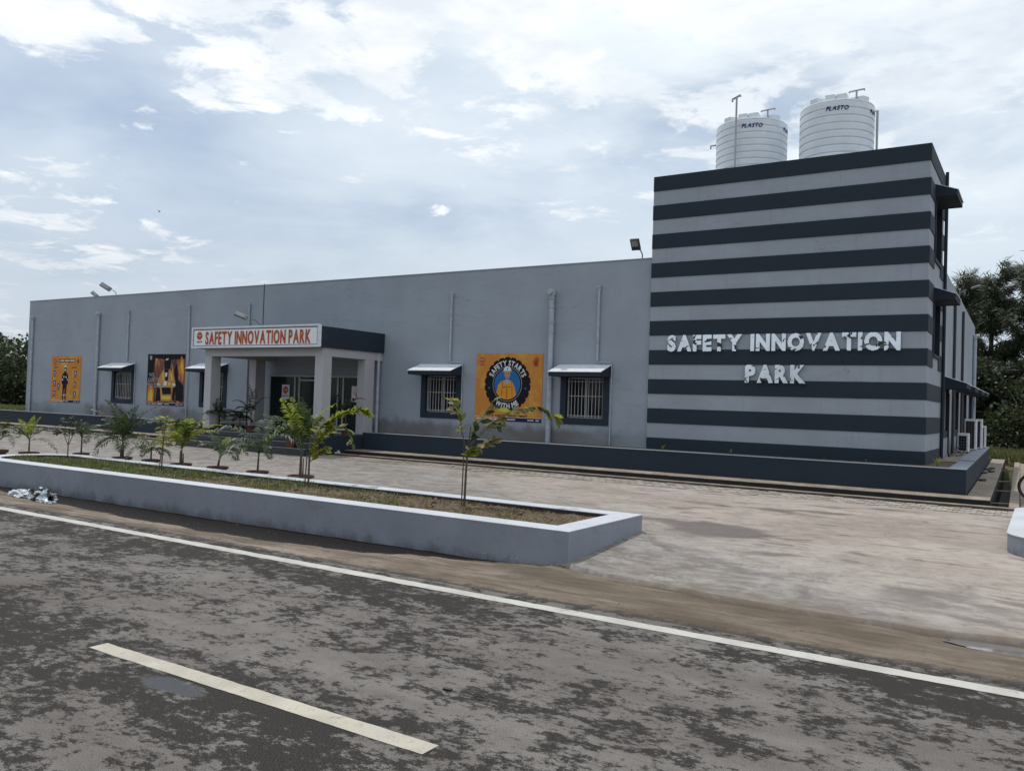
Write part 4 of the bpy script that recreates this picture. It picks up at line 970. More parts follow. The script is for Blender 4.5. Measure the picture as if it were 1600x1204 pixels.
mb = MB(); disc(mb, ox, oz, .350, .350, P1(3), 48); mb.build('blue_disc', M['p_blue'], pc, fix=False)
k_ = .35/.21
def sh(pts, mat, k, name):
    f_ = lambda b: b if b < .06 else .06+(b-.06)*.82
    mb = MB(); poly(mb, [(ox+a*(1 if b < .09 else .88), oz+f_(b)) for a, b in pts], P1(k)); mb.build(name, M[mat], pc, fix=False)
sh([(-.29, -.20), (-.24, -.02), (-.17, .06), (-.06, .10), (.06, .10), (.14, .06), (.20, -.06), (.25, -.24), (.16, -.31), (.05, -.345), (-.05, -.345), (-.16, -.31), (-.24, -.25)], 'p_suit', 4, 'overall')
sh([(-.07, .02), (.07, .02), (.06, .12), (-.06, .12)], 'p_grey', 5, 'shirt'); sh([(-.075, .09), (.075, .09), (0, -.02)], 'p_grey', 5.5, 'collar')
sh([(-.095, .36), (.095, .36), (.085, .22), (.04, .14), (-.04, .14), (-.085, .22)], 'p_skin', 6, 'face')
sh([(-.06, .285), (-.02, .29), (-.02, .275), (-.06, .27)], 'p_black', 7, 'eye'); sh([(.02, .29), (.06, .285), (.06, .27), (.02, .275)], 'p_black', 7, 'eye'); sh([(-.03, .19), (.03, .19), (.025, .18), (-.025, .18)], 'p_black', 7, 'mouth')
sh([(-.012, .28), (.012, .28), (.018, .225), (-.014, .225)], 'p_tan', 7, 'nose')
sh([(-.125, .345), (.125, .345), (.105, .42), (.06, .475), (0, .49), (-.06, .475), (-.105, .42)], 'p_white', 7, 'hard_hat'); sh([(-.15, .335), (.15, .335), (.13, .36), (-.13, .36)], 'p_grey', 8, 'hat_brim')
mb = MB(); disc(mb, ox, oz+.35, .016, .02, P1(9), 10); mb.build('hat_badge', M['p_blue'], pc, fix=False)
for pts in ([(-.006, -.02), (.006, -.02), (.006, -.33), (-.006, -.33)], [(-.13, .06), (-.12, .06), (-.14, -.30), (-.15, -.30)], [(.12, .06), (.13, .06), (.15, -.29), (.14, -.29)], [(-.11, -.065), (-.03, -.045), (-.03, -.06), (-.11, -.08)], [(.04, -.05), (.10, -.06), (.10, -.075), (.04, -.065)]): sh(pts, 'p_black', 5, 'seam')
def arc(text, r, a_mid, span, h, flip=False):
    L, Wd = layout(text, h, .035, .10, .30)
    for ch, x, k in L:
        g = glyph(ch, .035); mb = MB(); vs = []
        for u, v in g[0]:
            t = (x+u*k)/Wd
            a = R(a_mid + span*(.5-t)) if not flip else R(a_mid - span*(.5-t)); rr = (r+v*k) if not flip else (r+h-v*k)
            vs.append((ox+rr*math.cos(a), y-.003, oz+rr*math.sin(a)))
        mb.add(vs, g[1]); mb.build('letter', M['p_white'], pc, fix=False)
arc('SAFETY STARTS', .425, 90, 136, .125); arc('WITH ME', .43, 270, 72, .12, True)
for a in (-1, 1):
    mb = MB(); disc(mb, ox+a*.49, oz-.09, .025, .025, P1(2), 12); mb.build('dot', M['p_blue'], pc, fix=False)
mb = MB(); text_on(mb, 'FIRE & SAFETY DEPARTMENT', lambda a, b, d: (U(.16)+a, y-.0015, V(.935)+b), width=W_*.64, h=.05, bold=.02); mb.build('caption', M['p_navy'], pc, fix=False)
footer(pc, cx0, cx1, cz0, cz0+.085, y)
# two paper notices on the entrance glass
yd = 15.985
p = poster(-17.57, -17.28, 1.50, 1.905, yd, M['p_white'], 'white notice with an orange and navy emblem on the left entrance glass', .006)
emblem(p, -17.425, 1.755, .105, yd-.0075)
p = poster(-14.99, -14.60, 1.50, 1.905, yd-.02, M['p_white'], 'white notice with a red hand on the right entrance glass', .006)
hand(p, -14.77, 1.70, .26, yd-.0275, 'p_logo')
mb = MB(); poly(mb, [(-14.96, 1.54), (-14.91, 1.53), (-14.87, 1.56), (-14.90, 1.60), (-14.95, 1.60)], lambda a, b: (a, yd-.0275, b)); mb.build('ink_mark', M['p_dkblue'], p, fix=False)

# ------------------------------------------------------------------ water tanks
def tank(cx, cy, r, zb, zs, name, label):
    t = thing('water_tank', label, 'water tank', (cx, cy, zb), 'white water tanks on the tower roof')
    pr_ = [(r*.985, 0)]; n = 11; hz_ = (zs-zb)/n
    for k in range(n):
        z = k*hz_; pr_ += [(r*.985, z+hz_*.02), (r*1.004, z+hz_*.16), (r*1.004, z+hz_*.84), (r*.985, z+hz_*.97)]
    pr_ += [(r*1.0, zs-zb), (r*.99, zs-zb+.025), (r*.90, zs-zb+.05), (r*.45, zs-zb+.09), (r*.33, zs-zb+.10), (r*.33, zs-zb+.14), (r*.36, zs-zb+.14), (r*.36, zs-zb+.16), (.02, zs-zb+.17)]
    mb = MB(); mb.lathe((cx, cy, zb), pr_, 64); autosmooth(mb.build('shell', M['tank'], t), 30)
    for a in (-28, 62, 152, 242):         # lifting lugs on the shoulder
        d = Vector((math.cos(R(a)), math.sin(R(a)), 0)); s_ = Vector((-d.y, d.x, 0)); c = Vector((cx, cy, 0))
        mb = MB(); pts = [c+d*r*.97+Vector((0, 0, zs-.02)), c+d*r*.97+Vector((0, 0, zs+.115)), c+d*r*.52+Vector((0, 0, zs+.155)), c+d*r*.52+Vector((0, 0, zs+.10))]
        mb.add([p-s_*.08 for p in pts]+[p+s_*.08 for p in pts], [(0, 1, 2, 3), (7, 6, 5, 4), (0, 4, 5, 1), (1, 5, 6, 2), (2, 6, 7, 3), (3, 7, 4, 0)]); mb.build('lug', M['tank'], t)
    for aoff in (0, 76):
        mb = MB(); L, Wd = layout('PLASTO', .085, .035, .06); k2 = .40/Wd
        base = math.atan2(-cy, -cx) + R(aoff) - .0
        for ch, x, k in L:
            g = glyph(ch, .035); vs = []
            for u, v in g[0]:
                s_ = (x+(u+.25*v)*k)*k2-.20; a = base + s_/r; vs.append((cx+(r*1.004+.004)*math.cos(a), cy+(r*1.004+.004)*math.sin(a), zs-hz_*1.32+v*k))
            mb.add(vs, g[1])
        mb.build('brand_print', M['p_deep'], t, fix=False)
    return t
t1 = tank(-5.20, 17.1, .705, 5.955, 7.40, 'a', 'left water tank behind a tall tee pipe on the tower roof')
t2 = tank(-3.53, 17.1, .685, 5.955, 7.50, 'b', 'right water tank with a side pipe on the tower roof')
# inlet hood boxes and tee pipes on the tanks
for t, cx, zs in ((t1, -5.20, 7.40), (t2, -3.53, 7.50)):
    mb = MB(); mb.box(cx-.10, cx+.08, 16.50, 16.66, zs+.0, zs+.155); mb.box(cx+.09, cx+.28, 16.56, 16.74, zs+.03, zs+.165); mb.build('inlet_hood', M['tank'], t, bevel=.01)
    mb = MB(); mb.tube([(cx+.42, 16.75, zs+.08), (cx+.42, 16.75, zs+.22)], .018, 8); mb.tube([(cx+.29, 16.75, zs+.21), (cx+.29, 16.75, zs+.235), (cx+.56, 16.75, zs+.25), (cx+.56, 16.75, zs+.22)], .018, 8); mb.build('air_vent', M['pvc'], t)
mb = MB(); mb.tube([(-5.275, 16.30, 5.96), (-5.275, 16.30, 7.83)], .020, 8); mb.tube([(-5.36, 16.30, 7.75), (-5.36, 16.30, 7.80), (-5.20, 16.30, 7.86), (-5.20, 16.30, 7.83)], .022, 8)
tag(autosmooth(mb.build('vent_pipe', M['pvc'])), 'tall grey vent pipe with a tee top in front of the left tank', 'pipe')
mb = MB(); mb.tube([(-5.92, 17.0, 7.15), (-6.03, 17.0, 7.15), (-6.03, 17.0, 7.09)], .02, 8); mb.build('outlet', M['pvc'], t1)
mb = MB(); mb.tube([(-2.86, 16.95, 7.36), (-2.765, 16.95, 7.36), (-2.765, 16.95, 5.96)], .022, 8); autosmooth(mb.build('overflow_pipe', M['pvc'], t2))

# ------------------------------------------------------------------ lamps
def arm_lamp(name, base, pts, head_c, ux, uy, hx, hy, hz, label, arm_r=.012, mat='lamp_grey'):
    t = thing(name, label, 'lamp', base, 'LED lamps on the building'); mb = MB(); mb.tube(pts, arm_r, 8); autosmooth(mb.build('arm', M[mat], t))
    ux, uy = Vector(ux).normalized(), Vector(uy); uy = (uy - ux*uy.dot(ux)).normalized(); uz = ux.cross(uy)
    mb = MB(); mb.obox(head_c, ux, uy, uz, hx, hy, hz); hd = mb.build('head', M[mat], t, bevel=.012)
    c = Vector(head_c); sgn = 1 if uz.dot(-c) > 0 else -1
    mb = MB(); mb.obox(c + uz*(sgn*(hz+.004)) + ux*hx*.1, ux, uy, uz, hx*.72, hy*.72, .004); mb.build('lens', M['lens'], hd); return t
arm_lamp('street_lamp', (-16.95, 14.6, 3.235), [(-16.93, 14.6, 3.235), (-16.94, 14.6, 3.38), (-17.02, 14.52, 3.50), (-17.12, 14.4, 3.54)], (-17.27, 14.25, 3.60), (-.80, -.50, .36), (.10, -.60, -.78), .17, .065, .025, 'arm lamp standing on the porch roof behind the entrance sign')
arm_lamp('street_lamp', (-25.6, 16.15, 4.67), [(-25.66, 16.15, 4.6), (-25.70, 16.13, 4.80), (-25.80, 16.08, 4.87)], (-26.03, 15.98, 4.97), (-.82, -.3, .46), (.1, -.5, -.85), .21, .075, .035, 'larger bent arm lamp on the left part of the front parapet')
arm_lamp('street_lamp', (-26.95, 16.3, 4.67), [(-26.90, 16.3, 4.6), (-26.96, 16.29, 4.74)], (-27.10, 16.26, 4.80), (-.75, -.3, .58), (.1, -.5, -.85), .14, .06, .03, 'small lamp tip behind the left end of the front parapet')
fl = thing('flood_lamp', 'black flood lamp on the parapet beside the striped tower', 'lamp', (-7.13, 16.12, 4.67), 'LED lamps on the building')
mb = MB(); mb.tube([(-7.13, 16.12, 4.6), (-7.125, 16.12, 4.78), (-7.15, 16.09, 4.86), (-7.19, 16.06, 4.89)], .013, 8); autosmooth(mb.build('arm', M['dark_metal'], fl))
ux = Vector((1, .02, 0)).normalized(); uy = Vector((-.30, -.35, .55)); uy = (uy-ux*uy.dot(ux)).normalized(); uz = ux.cross(uy); c = Vector((-7.245, 16.02, 4.985))
mb = MB(); mb.obox(c, ux, uy, uz, .098, .125, .028); hd = mb.build('head', M['dark_metal'], fl, bevel=.01)
sg_ = 1 if uz.y < 0 else -1
mb = MB(); mb.obox(c+uz*sg_*.031+uy*.03, ux, uy, uz, .07, .065, .004); mb.build('lens', M['lens'], hd)
mb = MB(); mb.obox(c+uz*sg_*.031-uy*.075, ux, uy, uz, .062, .028, .004); mb.build('driver_cover', M['black'], hd)
arm_lamp('street_lamp', (-1.75, 22.6, 4.45), [(-1.80, 22.6, 4.4), (-1.75, 22.6, 4.58), (-1.62, 22.6, 4.66)], (-1.42, 22.6, 4.71), (.95, 0, .25), (.1, -.9, -.3), .11, .03, .02, 'pale arm lamp on the right side wall before the trees')

# ------------------------------------------------------------------ air conditioners
def ac(x0, x1, y0, y1, z0, h, label, nh):
    t = thing('air_conditioner', label, 'air conditioner', ((x0+x1)/2, (y0+y1)/2, z0), 'air conditioner units on the side slab')
    mb = MB(); mb.box(x0, x1, y0, y1, z0+.03, z0+h); mb.build('casing', M['white_metal'], t, bevel=.012)
    mb = MB(); mb.box(x0+.035, x1-.045, y0-.006, y0-.001, z0+.06, z0+h-.06); g_ = mb.build('grille', M['p_black'], t)
    mb = MB(); dx = (x1-x0-.08)
    for k in range(1, nh): mb.box(x0+.035, x1-.045, y0-.011, y0-.0065, lerp(z0+.06, z0+h-.06, k/nh)-.004, lerp(z0+.06, z0+h-.06, k/nh)+.004)
    for k in (1, 2): mb.box(x0+.035+dx*k/3-.003, x0+.035+dx*k/3+.003, y0-.010, y0-.0067, z0+.06, z0+h-.06)
    mb.build('guard_wire', M['lamp_grey'], g_)
    mb = MB(); mb.box(x0+.02, x0+.06, y0+.02, y1-.02, z0, z0+.029); mb.box(x1-.06, x1-.02, y0+.02, y1-.02, z0, z0+.029); mb.build('foot', M['black'], t)
ac(-1.715, -1.475, 22.2, 22.5, .79, .46, 'small white air conditioner nearest on the side slab', 5)
ac(-1.70, -1.43, 24.0, 24.3, .79, .80, 'tall white air conditioner with grid guard behind the small one', 14)
ac(-1.62, -1.37, 25.2, 25.5, .79, .80, 'air conditioner half hidden behind the tall one', 14)
ac(-1.60, -1.35, 26.4, 26.7, .79, .62, 'farthest air conditioner at the end of the side slab', 12)
mb = MB(); mb.tube([(-1.66, 19.6, .80), (-1.64, 20.4, .83), (-1.66, 21.2, .86), (-1.66, 22.1, .95)], .02, 6); mb.tube([(-1.68, 19.6, 2.1), (-1.68, 19.6, .86), (-1.66, 19.7, .80)], .018, 6); mb.tube([(-1.55, 19.9, .81), (-1.5, 20.8, .81), (-1.56, 22.2, .84)], .014, 6)
tag(autosmooth(mb.build('refrigerant_pipe', M['black'])), 'dark pipes looping from the side wall to the small air conditioner', 'pipe')

# ------------------------------------------------------------------ porch railing
rl = thing('railing', 'dark metal railing between the left columns of the porch', 'railing', (-18.15, 15, FZ))
for y in (14.42, 15.30): mb = MB(); mb.tube([(-18.15, y, FZ), (-18.15, y, 1.13)], .02, 8); mb.build('post', M['dark_metal'], rl)
for z in (.82, .92, 1.02, 1.13): mb = MB(); mb.tube([(-18.15, 14.32, z), (-18.15, 15.40, z)], .016 if z > 1.1 else .010, 8); mb.build('rail', M['dark_metal'], rl)

# ------------------------------------------------------------------ plants
def frond(mb, base, az, el, length, droop, ll, n, wd, lift=.3, r=None, dens=1., rach=True):
    r = r or rnd; p = Vector(base); d = Vector((math.cos(az)*math.cos(el), math.sin(az)*math.cos(el), math.sin(el))); st = length/n; pts = [p.copy()]; dirs = [d.copy()]
    for k in range(n):
        d = (d + Vector((0, 0, -droop/n*(.4+1.2*k/n)))).normalized(); p = p+d*st; pts.append(p.copy()); dirs.append(d.copy())
    if rach: mb.tube(pts, [lerp(.006, .002, k/n) for k in range(n+1)], 3, False)
    for k in range(1, n+1):
        t = k/n
        if t < .18: continue
        d = dirs[k]; s_ = d.cross(Vector((0, 0, 1)))
        s_ = s_.normalized() if s_.length > .05 else Vector((1, 0, 0)); up_ = s_.cross(d)
        L_ = ll*math.sin(math.pi*(.18+.80*t))*r.uniform(.8, 1.15)+ll*.12
        for sg in (-1, 1):
            if r.random() > dens: continue
            ld = (s_*sg*.80 + d*.55 + up_*(lift*r.uniform(.4, 1.3))).normalized(); q = pts[k] - d*st*r.uniform(0, .7); wv = d*wd*.5
            m1 = q+ld*L_*.5; e_ = q+ld*L_+Vector((0, 0, -L_*.35))
            mb.add([q, m1-wv, e_, m1+wv], [(0, 1, 2, 3)])
def pot(par, x, y, z0, h, r, mat='terracotta'):
    mb = MB(); mb.lathe((x, y, z0), [(r*.62, 0), (r*.86, h*.8), (r*.90, h*.82), (r*1.02, h*.84), (r*1.02, h), (r*.88, h), (r*.86, h*.9), (.01, h*.88)], 24, True, True); return autosmooth(mb.build('pot', M[mat], par), 40)
def bowl(par, x, y, z0, h, r):
    mb = MB(); mb.lathe((x, y, z0), [(r*.66, 0), (r*.84, h*.74), (r*1.06, h*.78), (r*1.10, h), (r*.95, h), (r*.90, h*.86), (.01, h*.84)], 24, True, True); return autosmooth(mb.build('pot', M['terracotta'], par), 40)
def palm(x, y, zp, label, fr, mat='palm', potr=.168, poth=None, stems=1, sh=.25, name='potted_palm', lean=(0, 0), srad=.017, pt='bowl', cat='potted plant', group='potted plants along the planter'):
    """fr: list of (azimuth deg, elevation deg, length, droop, leaflet, mat or None)"""
    z0 = gz(y) if pt == 'bowl' else zp - (poth or .2)
    t = thing(name, label, cat, (x, y, z0), group); r = random.Random(hash(label) % 9999 if False else int(abs(x*97+y*13)))
    if pt == 'bowl': bowl(t, x, y, z0-.005, zp-z0+.005, potr)
    elif pt == 'pot': pot(t, x, y, z0, zp-z0, potr)
    zb = zp-.02
    for k in range(stems):
        a = 2.4*k; o_ = .028*(k > 0); mb = MB(); bx_, by_ = x+o_*math.cos(a), y+o_*math.sin(a); hh = sh*(1-.14*k)
        mb.tube([(bx_, by_, zb-.02), (bx_+lean[0]*.4, by_+lean[1]*.4, zb+hh*.5), (bx_+lean[0], by_+lean[1], zb+hh)], [srad*1.05, srad*.8, srad*.65], 7); autosmooth(mb.build('stem', M['stem'], t))
    for k, f in enumerate(fr):
        az, el, ln, dr, ll = f[:5]; mm = f[5] if len(f) > 5 else mat
        mb = MB(); frond(mb, (x+lean[0], y+lean[1], zb+sh*r.uniform(.80, 1.02)), R(az), R(el), ln*1.16, dr*1.28, ll*1.25, 20, .030 if ll < .16 else .034, .25, r, .96); mb.build('frond', M[mm], t, fix=False)
    return t
# image-right on the ground is about azimuth +32 deg, image-left about 212, towards the camera about 302
RT_, LF_, CM_, AW_ = 32, 212, 302, 122
def ring(n, el0, el1, l0, l1, dr, ll, seed, mats=('palm',), a0=0, a1=360):
    r = random.Random(seed); return [(a0+(a1-a0)*k/n+r.uniform(-18, 18), r.uniform(el0, el1), r.uniform(l0, l1), dr*r.uniform(.7, 1.3), ll*r.uniform(.8, 1.15), mats[k % len(mats)]) for k in range(n)]
palm(-17.45, 8.62, .348, 'palm at the left edge of the photo with fronds reaching in', ring(9, 20, 70, .45, .62, 1.3, .15, 1), sh=.22)
palm(-16.62, 8.78, .348, 'young palm with a bright yellow green top at the left of the pot row', [(RT_, 82, .42, .2, .16, 'palm_yel'), (RT_+40, 72, .40, .5, .15, 'palm_yel'), (LF_, 68, .38, .6, .15, 'palm_yel'), (RT_, 42, .62, 1.0, .13, 'palm_grey'), (LF_+10, 40, .60, 1.3, .15), (LF_-30, 52, .50, 1.1, .15), (CM_, 40, .4, 1.3, .13), (RT_-10, 20, .62, 1.4, .12, 'dry'), (AW_, 50, .4, 1.0, .13), (LF_+40, 60, .4, 1., .13)], sh=.28)
palm(-15.96, 9.44, .348, 'slender stemmed pot plant with feathery leaves beside the forked sapling', ring(11, 15, 75, .28, .48, 1.2, .12, 3, ('palm', 'palm_grey', 'broad')), sh=.36, potr=.14)
palm(-14.65, 9.47, .348, 'tall dense dark palm in a bowl pot, third from the left', ring(20, 15, 85, .40, .78, 1.2, .17, 4, ('palm', 'broad', 'palm')) + [(RT_, 62, .85, .9, .12, 'palm_grey'), (LF_, 60, .80, 1.0, .14, 'palm_grey'), (LF_-10, 10, .7, 1.7, .15)], stems=3, sh=.36, srad=.024, potr=.165)
palm(-13.86, 9.53, .348, 'thin scruffy palm in a bowl pot left of the yellowish sapling', ring(10, 10, 75, .28, .46, 1.3, .13, 5, ('olive', 'palm')), sh=.22, potr=.15)
palm(-12.87, 9.45, .348, 'full leafy palm with several pale stems right of the yellowish sapling', ring(17, 20, 80, .40, .72, 1.1, .15, 6, ('palm', 'palm_yel', 'olive')) + [(RT_, 55, .75, 1., .14, 'palm_yel')], stems=4, sh=.34, srad=.014)
palm(-11.99, 9.53, .348, 'short drooping palm in a wide bowl pot before the porch steps', [(RT_-5, 45, .48, 1.7, .18), (RT_+30, 60, .42, 1.2, .16), (LF_, 50, .40, 1.2, .13), (LF_+35, 60, .36, 1.2, .13), (CM_, 55, .34, 1.3, .14), (RT_-30, 35, .40, 1.5, .16), (LF_-30, 65, .34, .8, .12), (RT_+60, 72, .30, .8, .13, 'palm_yel')], sh=.24, srad=.022, lean=(.05, .02))
palm(-10.95, 9.5, .348, 'broad palm with wide silvery arching fronds before the porch steps', [(LF_, 58, .92, 1.9, .22, 'palm_grey'), (LF_-18, 46, .80, 1.9, .20, 'palm_grey'), (LF_+25, 40, .66, 2.0, .20, 'palm_grey'), (RT_+40, 66, .84, 1.7, .19, 'palm_grey'), (RT_, 60, .95, 1.8, .18, 'palm_yel'), (RT_-16, 52, .86, 2.0, .20, 'palm_grey'), (AW_, 70, .66, 1.4, .18, 'palm_grey'), (CM_, 60, .46, 1.7, .14), (CM_-40, 45, .40, 1.7, .13), (CM_+40, 45, .42, 1.7, .13), (RT_-40, 30, .34, 1.7, .12)], sh=.36, srad=.018, lean=(.02, .0))
palm(-9.95, 9.51, .348, 'multi stemmed upright palm behind the yellow green foxtail palm', ring(10, 55, 85, .55, .82, .8, .20, 9, ('palm', 'palm', 'palm_yel')) + [(LF_, 58, .80, .9, .20), (LF_+15, 50, .62, 1.0, .19)], stems=5, sh=.5, srad=.013, potr=.19)
# saplings planted in the bed: stem, twigs and separate leaves
leafm = {}
def leaf_mesh(mat):
    if mat in leafm: return leafm[mat]
    mb = MB(); n = 5; vs = []; fs = []
    for k in range(n+1):
        t = k/n; w_ = .23*math.sin(math.pi*min(1, t*1.02))**.8; z = -.22*t*t
        vs += [(t, -w_, z+.05*w_), (t, 0, z-.02), (t, w_, z+.05*w_)]
        if k: b = 3*k; fs += [(b-3, b-2, b+1, b), (b-2, b-1, b+2, b+1)]
    mb.add(vs, fs); leafm[mat] = mb.mesh('leaf', M[mat], fix=False); return leafm[mat]
def put_leaf(par, p, d, size, mat, r):
    o = bpy.data.objects.new('leaf', leaf_mesh(mat)); col.objects.link(o); o.parent = par
    d = Vector(d).normalized(); q = d.to_track_quat('X', 'Z') @ Quaternion((1, 0, 0), r.uniform(-.9, .9))
    o.rotation_mode = 'QUATERNION'; o.rotation_quaternion = q; o.location = Vector(p)*S - wloc(par); o.scale = (size, size*r.uniform(.8, 1.2), size)
def twig(par, pts, rad, mat='stem'):
    mb = MB(); mb.tube(pts, rad, 6); return autosmooth(mb.build('branch', M[mat], par))
def curve_pts(a, b, sag, n=8):
    a, b = Vector(a), Vector(b); return [a.lerp(b, k/n)+Vector((0, 0, sag*math.sin(math.pi*k/n))) for k in range(n+1)]
rtv = Vector((.85, .53, 0)); cmv = Vector((.53, -.85, 0))
# the sapling nearest the end of the bed
sx, sy = -6.06, 8.53; B = Vector((sx, sy, SZ))
t = thing('sapling', 'thin sapling with a long leafy branch near the right end of the planter', 'sapling', (sx, sy, SZ)); r = random.Random(21)
twig(t, [B+Vector((0, 0, -.03)), B+Vector((.01, 0, .45)), B+rtv*.03+Vector((0, 0, .8)), B+rtv*.05+Vector((0, 0, 1.0))], [.016, .013, .009, .006], 'bark')
twig(t, [B-rtv*.035+Vector((0, 0, -.03)), B-rtv*.03+Vector((0, 0, .42)), B-rtv*.025+Vector((0, 0, .8))], [.009, .008, .006], 'bark')
brs = [([B+rtv*.03+Vector((0, 0, .72)), B+rtv*.22+Vector((0, 0, .98)), B+rtv*.55+Vector((0, 0, 1.21)), B+rtv*.85+Vector((0, 0, 1.27)), B+rtv*1.10+Vector((0, 0, 1.15))], 48, .13, ('olive', 'palm_yel', 'olive', 'dry')),
       ([B-rtv*.01+Vector((0, 0, .74)), B-rtv*.07+Vector((0, 0, .98)), B-rtv*.12+Vector((0, 0, 1.18)), B-rtv*.20+Vector((0, 0, 1.33))], 20, .12, ('dry', 'olive', 'palm_yel')),
       ([B+rtv*.03+Vector((0, 0, .70)), B+rtv*.10+cmv*.05+Vector((0, 0, .95)), B+rtv*.32+cmv*.05+Vector((0, 0, 1.33))], 18, .16, ('palm', 'olive', 'palm')),
       ([B+rtv*.02+Vector((0, 0, .62)), B+rtv*.18+Vector((0, 0, .78)), B+rtv*.36+Vector((0, 0, .84))], 26, .13, ('olive', 'dry', 'olive')),
       ([B+Vector((0, 0, .60)), B+rtv*.06+cmv*.04+Vector((0, 0, .72))], 16, .13, ('palm_yel', 'olive')),
       ([B+rtv*.03+Vector((0, 0, .75)), B+rtv*.3-cmv*.1+Vector((0, 0, 1.02)), B+rtv*.42+Vector((0, 0, 1.05))], 12, .13, ('broad', 'olive'))]
for pts, n, ls, ms in brs:
    twig(t, pts, [lerp(.007, .0025, k/(len(pts)-1)) for k in range(len(pts))], 'stem')
    for k in range(n):
        u = (.25+.75*k/(n-1))*(len(pts)-1); i = min(int(u), len(pts)-2); p = pts[i].lerp(pts[i+1], u-i); ax = (pts[i+1]-pts[i]).normalized()
        d = ax*.7 + Vector((r.uniform(-1, 1), r.uniform(-1, 1), r.uniform(-.9, .35)))*.8; put_leaf(t, p, d, ls*r.uniform(.7, 1.3), ms[r.randrange(len(ms))], r)
# foxtail palm, yellow-green, in the bed
px_, py_ = -8.98, 8.73; B = Vector((px_, py_, SZ)); t = thing('foxtail_palm', 'bright yellow green foxtail palm planted in the bed, its plume arching right', 'palm', (px_, py_, SZ)); r = random.Random(5)
twig(t, [B, B+Vector((.005, 0, .4)), B+rtv*.01+Vector((0, 0, .8))], [.016, .013, .009], 'bark'); twig(t, [B-rtv*.05, B-rtv*.03+Vector((0, 0, .5))], [.010, .008], 'bark')
plumes = [([B+rtv*.0+Vector((0, 0, .55)), B+rtv*.16+Vector((0, 0, .88)), B+rtv*.42+Vector((0, 0, 1.05)), B+rtv*.70+Vector((0, 0, 1.14)), B+rtv*.82+Vector((0, 0, 1.10))], 125, .105, ('palm_yel', 'palm_yel', 'palm_yel', 'olive')),
          ([B+Vector((0, 0, .40)), B+rtv*.10+cmv*.02+Vector((0, 0, .62)), B+rtv*.22+cmv*.03+Vector((0, 0, .80)), B+rtv*.28+Vector((0, 0, .86))], 110, .10, ('palm_yel', 'palm_yel', 'olive', 'palm_yel')),
          ([B+Vector((0, 0, .34)), B+rtv*.12-cmv*.03+Vector((0, 0, .48)), B+rtv*.26+Vector((0, 0, .55))], 64, .095, ('palm_yel', 'dry', 'palm_yel')),
          ([B+Vector((0, 0, .5)), B+rtv*.25-cmv*.1+Vector((0, 0, .84)), B+rtv*.5-cmv*.1+Vector((0, 0, .86)), B+rtv*.62+Vector((0, 0, .66))], 18, .14, ('palm', 'palm_yel'))]
for pts, n, ls, ms in plumes:
    twig(t, pts, [lerp(.007, .003, k/(len(pts)-1)) for k in range(len(pts))], 'stem')
    for k in range(n):
        u = (.12+.88*k/(n-1))*(len(pts)-1); i = min(int(u), len(pts)-2); p = pts[i].lerp(pts[i+1], u-i); ax = (pts[i+1]-pts[i]).normalized()
        d = ax*.75 + Vector((r.uniform(-1, 1), r.uniform(-1, 1), r.uniform(-.7, .8)))*.75; put_leaf(t, p, d, ls*r.uniform(.7, 1.25), ms[r.randrange(len(ms))], r)
# yellowish sapling between two potted palms, and a dark forked one further left
px_, py_ = -12.17, 8.57; B = Vector((px_, py_, SZ)); t = thing('sapling', 'small yellowish sapling on two thin stems in the middle of the planter', 'sapling', (px_, py_, SZ)); r = random.Random(8)
twig(t, [B, B+Vector((0, 0, .35)), B+rtv*.02+Vector((0, 0, .62)), B+rtv*.05+Vector((0, 0, .85))], [.012, .010, .007, .004], 'bark'); twig(t, [B-rtv*.04, B-rtv*.02+Vector((0, 0, .3))], [.009, .007], 'bark')
for k in range(64):
    a = r.uniform(0, 6.28); z = r.uniform(.42, .88); d = Vector((math.cos(a), math.sin(a), r.uniform(-.4, .7))); o_ = .12*math.sin((z-.40)/.5*3.0)
    put_leaf(t, B+Vector((0, 0, z))+d*max(.01, o_)*r.random()+rtv*.05, d, r.uniform(.07, .13), ('palm_yel', 'olive', 'dry', 'palm_yel')[k % 4], r)
px_, py_ = -15.42, 8.86; B = Vector((px_, py_, SZ)); t = thing('sapling', 'dark leaved forked sapling at the left end of the planter', 'sapling', (px_, py_, SZ)); r = random.Random(9)
B = Vector((px_, py_, SZ)); twig(t, [B, B+Vector((0, 0, .25)), B+Vector((0, 0, .26))], [.012, .010, .009], 'stem')
for sgn, hh in ((-1, .62), (1, .66), (.2, .7)):
    e_ = B+rtv*.14*sgn+Vector((0, 0, hh)); twig(t, [B+Vector((0, 0, .24)), B+rtv*.07*sgn+Vector((0, 0, .40)), e_], [.008, .006, .003], 'stem')
    for k in range(30):
        d = Vector((r.uniform(-1, 1), r.uniform(-1, 1), r.uniform(-.6, .9))); put_leaf(t, e_+Vector((r.uniform(-.1, .1), r.uniform(-.1, .1), r.uniform(-.2, .08))), d, r.uniform(.07, .12), 'broad' if k % 4 else 'palm_grey', r)
